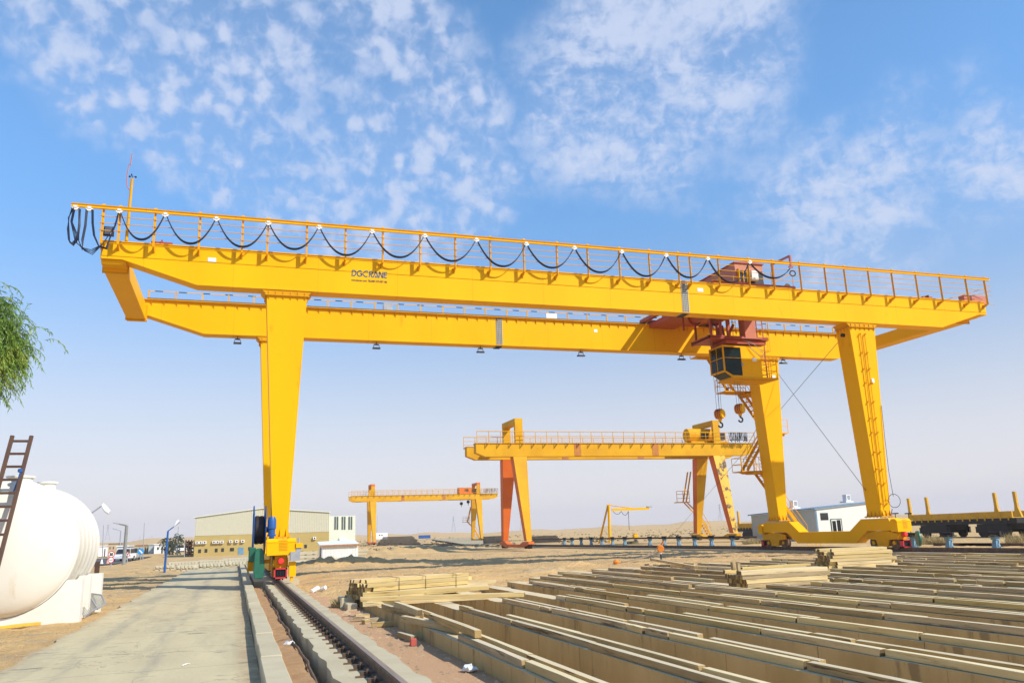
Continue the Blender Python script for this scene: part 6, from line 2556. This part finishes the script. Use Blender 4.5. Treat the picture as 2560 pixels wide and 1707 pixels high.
# precast beams beyond the road
PB = [(441, 495, 1417, 1421, 58, .30, 'front left row, left piece'), (497, 560, 1413, 1417, 59, .34, 'front row, middle piece'), (562, 640, 1408, 1413, 60, .36, 'front row, right piece'),
      (388, 436, 1417, 1421, 62, .25, 'low left piece behind the blue lamp'), (420, 494, 1408, 1412, 66, .35, 'second row, left piece'), (498, 570, 1402, 1406, 67, .36, 'second row, middle piece'), (570, 640, 1397, 1400, 67, .42, 'second row, right piece'),
      (555, 625, 1391, 1394, 76, .3, 'third row, right piece'), (480, 540, 1398, 1402, 76, .2, 'third row, left piece')]
for (p0_, p1_, y0_, y1_, Yq, h, lab) in PB:
    a, b = Gy(p0_, y1_, Yq), Gy(p1_, y0_, Yq)
    z = gh((a.x+b.x)/2, Yq)
    t = thing('precast_beam', 'pale precast concrete beam past the road end, '+lab, 'concrete beam', ((a.x+b.x)/2, Yq, z), 'precast beams beyond the road')
    mb = MB()
    mb.box(a.x, b.x, Yq, Yq+.5, z+h*.45, z+h*1.2)
    n = int((b.x-a.x)/.22)
    for i in range(n):
        x = a.x+.05+i*.22
        mb.box(x, x+.12, Yq-.05, Yq-.003, z+h*.6, z+h*1.1)
    mb.build('beam_body', CONCL, t, jit=.01)
    mb = MB()
    for f in (.08, .35, .65, .92):
        x = a.x+(b.x-a.x)*f
        mb.box(x-.12, x+.12, Yq+.05, Yq+.45, z-.1, z+h*.45-.003)
    mb.build('support', CONCL, t)
for j in range(4):
    a, b = Gy(735, 1404, 57), Gy(793, 1400, 57)
    mb = MB()
    mb.box(a.x+random.uniform(-.1, .1), b.x, 57, 57.5, -.35+j*.24, -.35+j*.24+.17)
    for f in (.15, .5, .85):
        x = a.x+(b.x-a.x)*f
        mb.box(x-.06, x+.06, 57.1, 57.4, -.35+j*.24-.07, -.35+j*.24-.002)
    tag(mb.build('precast_beam', CONCL), 'pale precast beam piled right of the left crane leg, %s from the bottom' % ORD[j], 'concrete beam', 'precast beams in the layered pile')
for j in range(3):
    a, b = Gy(894, 1398-j*5, 70), Gy(915, 1396-j*5, 70)
    mb = MB()
    mb.box(a.x, b.x+j*.1, 70, 70.5, -.3+j*.26, -.3+j*.26+.14)
    tag(mb.build('precast_beam', CONCL), 'pale slab in the small pile right of the white shed, %s from the bottom' % ORD[j], 'concrete beam', 'slabs piled beside the shed')


# dark steel stacks
def steel_stack(pxl, pxr, pyb, pyt, Yq, lab, slope=0.0):
    a, b = Gy(pxl, pyb, Yq), Gy(pxr, pyb, Yq)
    zt = Gy((pxl+pxr)/2, pyt, Yq).z
    zb2 = min(a.z, b.z)
    mb = MB()
    n = 9
    for j in range(n):
        for i in range(4):
            z = zb2+(zt-zb2)*j/n
            s0 = random.uniform(0, .05)*(b.x-a.x)+(b.x-a.x)*.03*j*slope
            s1 = random.uniform(0, .06)*(b.x-a.x)+(b.x-a.x)*.022*j
            mb.box(a.x+s0, b.x-s1, Yq+i*.3, Yq+i*.3+.24, z, z+(zt-zb2)/n*.82)
    tag(mb.build('rail_stack', DARKST), lab, 'steel stack', 'stacks of dark steel rails')


steel_stack(940, 1055, 1361, 1340, 150, 'long black stack of steel rails left of the pylon under the farthest crane', .6)
steel_stack(1213, 1270, 1357, 1339, 100, 'black stack of steel rails behind the left leg of the second crane')
steel_stack(1335, 1408, 1354, 1338, 105, 'black stack of steel rails right of the left leg of the second crane')
steel_stack(1020, 1220, 1367, 1362, 92, 'long low grey black row of rails in front of the second crane')
# white container and blue cargo
a, b = Gy(940, 1343, 190), Gy(969, 1331, 190)
t = thing('white_cabin', 'white cabin box behind the black steel stack', 'cabin', ((a.x+b.x)/2, 191, -.3))
mb = MB()
mb.box(a.x, b.x, 190, 192.4, a.z-.4, b.z)
mb.build('wall', WHT, t)
for px in (949, 955):
    c = Gy(px, 1337, 190)
    mb = MB()
    mb.box(c.x-.12, c.x+.12, 189.96, 189.997, c.z-.12, c.z+.12)
    mb.build('window', WINDK, t)
for i in range(9):
    a = Gy(1048+i*4.1, 1346-i*.15, 240)
    mb = MB()
    mb.box(a.x, a.x+.36, 240+i*.5, 241+i*.5, a.z, a.z+.95)
    mb.box(a.x-.06, a.x+.42, 239.97+i*.5, 239.997+i*.5, a.z+.35, a.z+.45)
    tag(mb.build('blue_drum_crate', BLU, bevel=.05), 'blue crate, one of the far blue row between the farthest crane legs', 'crate', 'row of far blue crates')

# small stones and clods on the yard: ground litter
mb = MB()
rs = random.Random(11)
for i in range(3800):
    if rs.random() < .72:
        x, y = rs.uniform(2.4, 26), rs.uniform(21, 62)
        if y < float(wall_end(x))+.6:
            continue
    elif rs.random() < .6:
        x, y = rs.uniform(-9, -3.15), rs.uniform(10, 46)
    else:
        x, y = rs.uniform(2.08, 2.9), rs.uniform(6, 20)
    z = gh(x, y)
    if 2.0 < x < 3.0 and y < 22:
        z = -.345
    s = rs.uniform(.008, .03)*(1+.02*y)*(2.2 if rs.random() < .06 else 1)
    vs = [(x+s*rs.uniform(-1, 1), y+s*rs.uniform(-1, 1), z+s*rs.uniform(-.3, .9)) for _ in range(5)]
    mb._add([(x-s, y, z), (x+s*.7, y-s, z), (x+s*.5, y+s, z), (x+rs.uniform(-.3, .3)*s, y, z+s*rs.uniform(.5, 1.0))], [(0, 1, 2), (0, 1, 3), (1, 2, 3), (2, 0, 3)])
struct(mb.build('scattered_stones', mat('pale stones', (.60, .44, .26), (.30, .21, .13), rough=.95, scale=.9)), 'stuff')

# ================================================================== RIGHT BACKGROUND
# roller stands in a row (beyond the far rail)
st = None
SX = 33.4


def stand_at(px, py=1356):
    d = ray(px, py)
    return EYE + d*(SX/d.x)


stand_px = [2489, 2372, 2285, 2305, 1830, 1778, 1735, 1696, 1660, 1624, 1560, 1531, 1505, 1478, 1453, 1432, 1411]
stand_px = [2489, 2372, 2285, 1832, 1779, 1737, 1697, 1661, 1625, 1562, 1531, 1505, 1478, 1453, 1430, 1411]


def pyline(px):
    return 1361 if px > 2200 else 1358-(1832-px)*.006


yl = []
for i, px in enumerate(stand_px):
    p = stand_at(px, 1353)
    yl.append(p.y)
for i, px in enumerate(stand_px):
    y = yl[i]
    x = SX
    lab = ('light blue roller stand, %s from the right picture edge along the far rail' % ORD[i]) if i < 3 else ('small blue roller stand in the row beyond the far rail, %s from the white cabin' % ORD[i-3])
    if st is None:
        st = thing('roller_stand', lab, 'roller stand', (x, y, -.2), 'blue roller stands beyond the far rail')
        mb = MB()
        mb.box(x-.17, x+.17, y-.16, y+.16, -.2, -.16)
        mb.hexa([(x-.14, y-.14, -.16), (x+.14, y-.14, -.16), (x+.14, y+.14, -.16), (x-.14, y+.14, -.16)], [(x-.08, y-.09, .2), (x+.08, y-.09, .2), (x+.08, y+.09, .2), (x-.08, y+.09, .2)])
        mb.box(x-.13, x+.13, y-.13, y+.13, .2, .36)
        mb.build('pedestal', BLUL, st)
        mb = MB()
        mb.box(x-.3, x+.3, y-.24, y+.24, .362, .42)
        mb.tube((x, y-.30, .50), (x, y+.30, .50), .075, n=12)
        mb.box(x-.06, x+.06, y-.34, y-.28, .36, .58)
        mb.box(x-.06, x+.06, y+.28, y+.34, .36, .58)
        mb.build('roller_head', DARKST, st)
        mb = MB()
        mb.bar((x-.06, y-.17, -.15), (x+.06, y-.13, .16), .05, .03)
        mb.bar((x+.08, y-.17, -.15), (x-.02, y-.13, .02), .05, .03)
        mb.build('brace', mat('pale blue bracket', (.35, .55, .66), (.3, .48, .58), rough=.5), st)
    else:
        dup(st, (SX, y, -.2), lab)
# rail lying on the stands
mb = MB()
y0_, y1_ = yl[3]-3, yl[-1]+12
mb.prism([(SX+a*1.2, y0_, .36+b) for a, b in rail_profile(.14, .12, .07)], (0, y1_-y0_, 0))
tag(mb.build('long_rail', DSTEEL), 'long dark rail resting on the row of small blue stands', 'rail')
for (pxa, pxb, py, lab) in ((2398, 2560, 1356, 'rusty rail length lying on the ground between roller stands'), (2330, 2475, 1331, 'dark rail length lying under the flat wagon')):
    a = Gx(pxa, py, 37)
    b = Gx(pxb, py, 37)
    mb = MB()
    mb.prism([(37+u, b.y, gh(37, b.y)+v) for u, v in rail_profile(.16, .16, .08)], (0, a.y-b.y, 0))
    tag(mb.build('loose_rail', DSTEEL), lab, 'rail')

# jib crane
JY = 86.0
a, tp = Gy(1525, 1359, JY), Gy(1522, 1262, JY)
JB = thing('jib_crane', 'yellow jib crane with one arm and a braced column', 'jib crane', (a.x, JY, -.3))
mb = MB()
mb.tube((a.x, JY, -.4), (tp.x, JY, tp.z), .16, .14, n=12)
mb.build('column', YEL, JB)
mb = MB()
b0_, b1_ = Gy(1530, 1274, JY), Gy(1623, 1270.5, JY)
mb.bar((b0_.x, JY, b0_.z), (b1_.x, JY, b1_.z), .14, .26)
mb.build('jib_arm', YEL, JB)
mb = MB()
f = Gy(1497, 1358, JY+1)
mb.bar((tp.x-.1, JY, tp.z), (f.x, JY+1, -.35), .16, .16)
mb.tube((tp.x, JY, tp.z), Gy(1580, 1270, JY), .05, n=6)
mb.bar((tp.x-.25, JY, tp.z), (tp.x+.2, JY, tp.z), .12)
mb.build('brace', YELD, JB)
mb = MB()
c = Gy(1623, 1268, JY)
mb.box(c.x-.3, c.x+.35, JY-.15, JY+.15, c.z+.02, c.z+.14)
mb.build('end_cap', GAL, JB)
mb = MB()
P_ = [Gy(q, 1277, JY-.12) for q in (1533, 1553, 1571)]
mb.path(sag(P_[0], P_[1], .35, 8), .025, 5)
mb.path(sag(P_[1], P_[2], .45, 8), .025, 5)
mb.path([P_[2], Gy(1572, 1300, JY-.12), Gy(1573, 1322, JY-.12), Gy(1574, 1325, JY-.12)], .03, 5)
tag(mb.build('pendant_cable', BLK), 'thin dark cable hanging in loops under the yellow jib arm', 'cable')
# yellow control pedestal
c = Gy(1590, 1358, 81)
t = thing('control_pedestal', 'yellow box on a flared black stand beside the row of roller stands', 'pedestal', (c.x, 81, -.3))
mb = MB()
mb.lathe([(.26, -.05), (.2, .3), (.15, .42)], (c.x, 81, -.3), (0, 0, 1), 14)
mb.build('stand', BLK, t)
mb = MB()
mb.box(c.x-.26, c.x+.26, 80.85, 81.2, .14, .62)
mb.build('control_box', YEL, t, bevel=.07)
mb = MB()
mb.box(c.x-.14, c.x+.14, 80.9, 81.15, .62, .74)
mb.build('cap', YELD, t)
# orange anchor post with ropes on the yard
c = Gz(1653, 1399, -.22)
t = thing('anchor_post', 'short post with an orange reel holding two slack ropes on the sand', 'post', (c.x, c.y, -.24))
zt = Gy(1653, 1372, c.y).z
mb = MB()
mb.tube((c.x, c.y, -.3), (c.x, c.y, zt-.15), .04, n=8)
mb.build('post', BLK, t)
mb = MB()
mb.tube((c.x, c.y, zt-.22), (c.x, c.y, zt-.1), .043, n=8)
mb.build('white_band', WHT, t)
mb = MB()
mb.lathe([(.001, -.1), (.14, -.1), (.17, -.05), (.13, 0), (.17, .05), (.14, .1), (.001, .1)], (c.x, c.y, zt+.02), (.3, 1, .1), 14)
mb.bar((c.x, c.y, zt+.1), (c.x+.22, c.y, zt+.38), .12, .04)
mb.build('orange_reel', ORNG, t)
e = Gz(1541, 1408, -.22)
mb = MB()
for d in (0, .25):
    mb.path(sag((c.x-.1, c.y, zt+.02-d*.3), (e.x+d, e.y, -.2+d*.2), .12, 8), .022, 5)
mb.build('rope', mat('dusty rope', (.30, .22, .13), (.22, .16, .1), rough=.9), t)
mb = MB()
mb.lathe([(.12, -.05), (.15, .05), (.05, .15), (.001, .16)], (e.x, e.y, -.2), (0, 0, 1), 10)
mb.build('ground_anchor', ORNG, t)

# prefab building with blue roof
BX, BY = 45.4, 57.7
BD = thing('site_office', 'pale prefab office with blue roof behind the right crane legs', 'building', (BX+4, BY+4, -.4))
zE = Gy(2046, 1271, BY).z
x1_ = BX+6.5
yfar = 66.8
mb = MB()
mb.prism([(BX, BY+.1, -.6), (BX, yfar, -.6), (BX, yfar, zE-.29), (BX, BY+.1, zE-.05)], (.12, 0, 0))
mb.build('end_wall', GREYP, BD)  # shaded side of the pale walls, put in as a greyer colour
mb = MB()
zR = Gy(2166, 1256, BY).z
slope_ = (zR-zE)/(Gy(2166, 1256, BY).x-BX)
mb.prism([(BX, BY, -.6), (x1_, BY, -.6), (x1_, BY, zE+slope_*(x1_-BX)-.06), (BX, BY, zE-.06)], (0, .1, 0))
mb.box(BX+.12, x1_, BY+.1, yfar, -.6, zE-.32)
fwl = mb.build('front_wall', PALEW, BD)
mb = MB()
mb.hexa([(BX-.15, BY-.15, zE-.03-.15*slope_), (x1_, BY-.15, zE-.03+slope_*(x1_-BX)), (x1_, yfar+.3, zE-.03+slope_*(x1_-BX)-.25), (BX-.15, yfar+.3, zE-.03-.15*slope_-.25)],
        [(BX-.15, BY-.15, zE+.07-.15*slope_), (x1_, BY-.15, zE+.07+slope_*(x1_-BX)), (x1_, yfar+.3, zE+.07+slope_*(x1_-BX)-.25), (BX-.15, yfar+.3, zE+.07-.15*slope_-.25)])
mb.build('roof', ROOFB, BD)
mb = MB()
mb.box(BX-.05, BX+.10, BY-.06, BY-.002, -.6, zE-.06)
mb.build('corner_trim', ROOFB, BD)
a, b = Gy(2050, 1282, BY), Gy(2071, 1299, BY)
mb = MB()
mb.box(a.x, b.x, BY-.03, BY-.003, b.z, a.z)
mb.build('window', WINDK, fwl)
a, b = Gy(2077, 1298, BY), Gy(2106, 1334, BY)
mb = MB()
mb.box(a.x, b.x, BY-.04, BY-.003, b.z, a.z)
fm = mb.build('window', PALEW, fwl)
mb = MB()
m_ = (a.x+b.x)/2
mb.box(a.x+.08, m_-.06, BY-.05, BY-.042, b.z+.08, a.z-.12)
mb.box(m_+.04, b.x-.08, BY-.05, BY-.042, b.z+.08, a.z-.06)
mb.build('pane', WINDK, fm)
mb = MB()
for (xa, xb, za, zb2) in ((a.x-.05, b.x+.05, a.z, a.z+.05), (a.x-.05, a.x, b.z, a.z), (b.x, b.x+.05, b.z, a.z)):
    mb.box(xa, xb, BY-.06, BY-.003, za, zb2)
mb.build('window_frame', mat('dark green frame', (.05, .09, .05), (.04, .07, .04)), fm)
for (px, py) in ((2118, 1250), (1985, 1262)):
    c = Gy(px, py, BY+2.0)
    zz = zE+.12+slope_*(c.x-BX)
    mb = MB()
    mb.box(c.x-.4, c.x+.4, BY+1.7, BY+2.5, zz, zz+.12)
    mb.box(c.x-.22, c.x+.22, BY+1.8, BY+2.3, zz+.12, zz+.68)
    cl = mb.build('roof_cooler', WHT, BD)
    mb = MB()
    mb.box(c.x-.1, c.x+.16, BY+1.78, BY+1.798, zz+.25, zz+.6)
    mb.build('cooler_grille', GAL, cl)


# flat wagons
def wagon(xw, ya, yb, zdeck, lab, stakes, tilt=0.0):
    """long axis along Y at x=xw (left side face at xw)"""
    t = thing('flat_wagon', lab, 'railway wagon', (xw+1.2, (ya+yb)/2, -.1), 'flat railway wagons')
    mb = MB()
    mb.box(xw, xw+2.4, ya, yb, zdeck-.42, zdeck-.05)
    mb.box(xw+.9, xw+1.5, ya-.5, yb+.5, zdeck-.4, zdeck-.15)
    mb.build('underframe', UNDER, t)
    mb = MB()
    for x in (xw-.02, xw+2.3):
        mb.box(x, x+.12, ya+.3, yb-.3, zdeck-.05+.003, zdeck+.42)
    mb.box(xw+.1, xw+2.3, ya+.3, yb-.3, zdeck-.045, zdeck+.02)
    n = 14
    for i in range(n):
        y = ya+.6+(yb-ya-1.2)*i/(n-1)
        mb.box(xw-.06, xw-.022, y-.05, y+.05, zdeck-.2, zdeck+.1)
    mb.build('side_sill', WAGY, t)
    for y in stakes:
        mb = MB()
        for x in (xw-.04, ):
            mb.prism([(x, y-.34, zdeck), (x, y+.26, zdeck), (x, y+.12, zdeck+.75), (x, y+.12, zdeck+1.75), (x, y-.10, zdeck+1.75), (x, y-.12, zdeck+.7)], (.16, 0, 0))
        mb.build('stake', WAGY, t)
    for yc in (ya+2.2, yb-2.2):
        mb = MB()
        mb.box(xw+.1, xw+2.3, yc-1.3, yc+1.3, zdeck-.85, zdeck-.43)
        for x in (xw+.15, xw+2.1):
            mb.box(x, x+.15, yc-1.5, yc+1.5, zdeck-1.05, zdeck-.6)
        bg_ = mb.build('bogie', UNDER, t)
        for dy in (-.95, .95):
            for x in (xw+.3, xw+2.0):
                mb = MB()
                mb.lathe([(.05, -.07), (.42, -.07), (.42, .07), (.05, .07)], (x, yc+dy, zdeck-1.0), (1, 0, 0), 20)
                mb.build('wheel', UNDER, bg_)
    return t


XW = 52.0
pa = Gx(2275, 1300, XW)
pb = Gx(2540, 1290, XW)
zd = (Gx(2275, 1301, XW).z+Gx(2540, 1291, XW).z)/2
print('WAGON', pa, pb, zd)
wagon(XW, pb.y, pa.y, zd, 'ochre flat wagon with stakes standing right of the big crane', [Gx(2276, 1290, XW).y, Gx(2321, 1290, XW).y, Gx(2492, 1280, XW).y, Gx(2543, 1280, XW).y])
wagon(XW, pb.y-15, pb.y-.9, zd, 'ochre flat wagon cut off by the right picture edge', [pb.y-3.5])
wagon(XW, Gx(1960, 1315, XW).y, Gx(1842, 1318, XW).y, Gx(1860, 1318, XW).z, 'ochre flat wagon half hidden behind the prefab office', [Gx(1847, 1310, XW).y])
mb = MB()
for x in (XW+.3, XW+2.0):
    mb.prism([(x+u, 20, zd-1.58+v) for u, v in rail_profile(.16, .15, .07)], (0, 160, 0))
tag(mb.build('railway_track', DSTEEL), 'railway track under the ochre flat wagons', 'track')
mb = MB()
mb.box(XW-1.0, XW+3.4, 15, 180, -.6, zd-1.6)
struct(mb.build('track_bed', SAND))
# brake hand wheels on posts
for (px, lab) in ((2240, 'thin hand wheel post left of the flat wagon, left one'), (2273, 'thin hand wheel post left of the flat wagon, right one')):
    b = Gx(px, 1300, XW-.4)
    zt = Gx(px-3, 1283, XW-.4).z
    mb = MB()
    mb.tube((b.x, b.y, zd-1.2), (b.x, b.y, zt), .035, n=6)
    mb.tube((b.x, b.y-.35, zt), (b.x, b.y+.35, zt), .05, n=6)
    tag(mb.build('hand_wheel_post', UNDER), lab, 'post', 'hand wheel posts by the wagons')
# dry bushes
for (px, py, r, h, lab) in ((2312, 1342, .8, .75, 'dry straw bush under the left end of the flat wagon'), (2352, 1352, .5, .55, 'yellowish dry bush left of the second roller stand'), (2550, 1352, .7, .8, 'dry straw bush at the right picture edge'),
                            (1880, 1345, .8, .6, 'low grey dry scrub left of the prefab office'), (1580, 1330, .6, .4, 'small dry scrub on the far plain')):
    c = Gx(px, py, 39)
    tag(tuft((c.x, c.y, gh(c.x, c.y)), r, 500, h, STRAW).build('dry_bush', STRAW), lab, 'bush')
# scrub over the far plain
mb = MB()
for i in range(900):
    az = rs.uniform(.05, .62)
    r_ = rs.uniform(95, 420)
    x, y = r_*math.sin(az), r_*math.cos(az)
    z = gh(x, y)
    s = rs.uniform(.15, .5)
    for k in range(4):
        a = rs.uniform(0, 6.28)
        mb._add([(x, y, z), (x+s*math.cos(a), y+s*math.sin(a), z+s*.2), (x+s*.4*math.cos(a+.8), y+s*.4*math.sin(a+.8), z+s*rs.uniform(.4, .8))], [(0, 1, 2)])
struct(mb.build('scrub', mat('olive scrub', (.20, .17, .09), (.28, .22, .12), rough=.95)), 'stuff')

# ------------------------------------------------------------------ haze: thin even desert dust
mb = MB()
mb.box(-3000, 3000, -300, 3200, -30, 75)
hz = mb.build('haze', YEL, loc=(0, 0, 0))
hm = bpy.data.materials.new('desert haze')
hm.use_nodes = True
hm.node_tree.nodes.clear()
vo = hm.node_tree.nodes.new('ShaderNodeVolumePrincipled')
vo.inputs['Density'].default_value = 0.00032
vo.inputs['Color'].default_value = (0.98, 0.93, 0.92, 1)
vo.inputs['Anisotropy'].default_value = 0.0
ou = hm.node_tree.nodes.new('ShaderNodeOutputMaterial')
hm.node_tree.links.new(vo.outputs[0], ou.inputs['Volume'])
hz.data.materials.clear()
hz.data.materials.append(hm)
struct(hz, 'stuff')
print('TIMBERS', NT[0])
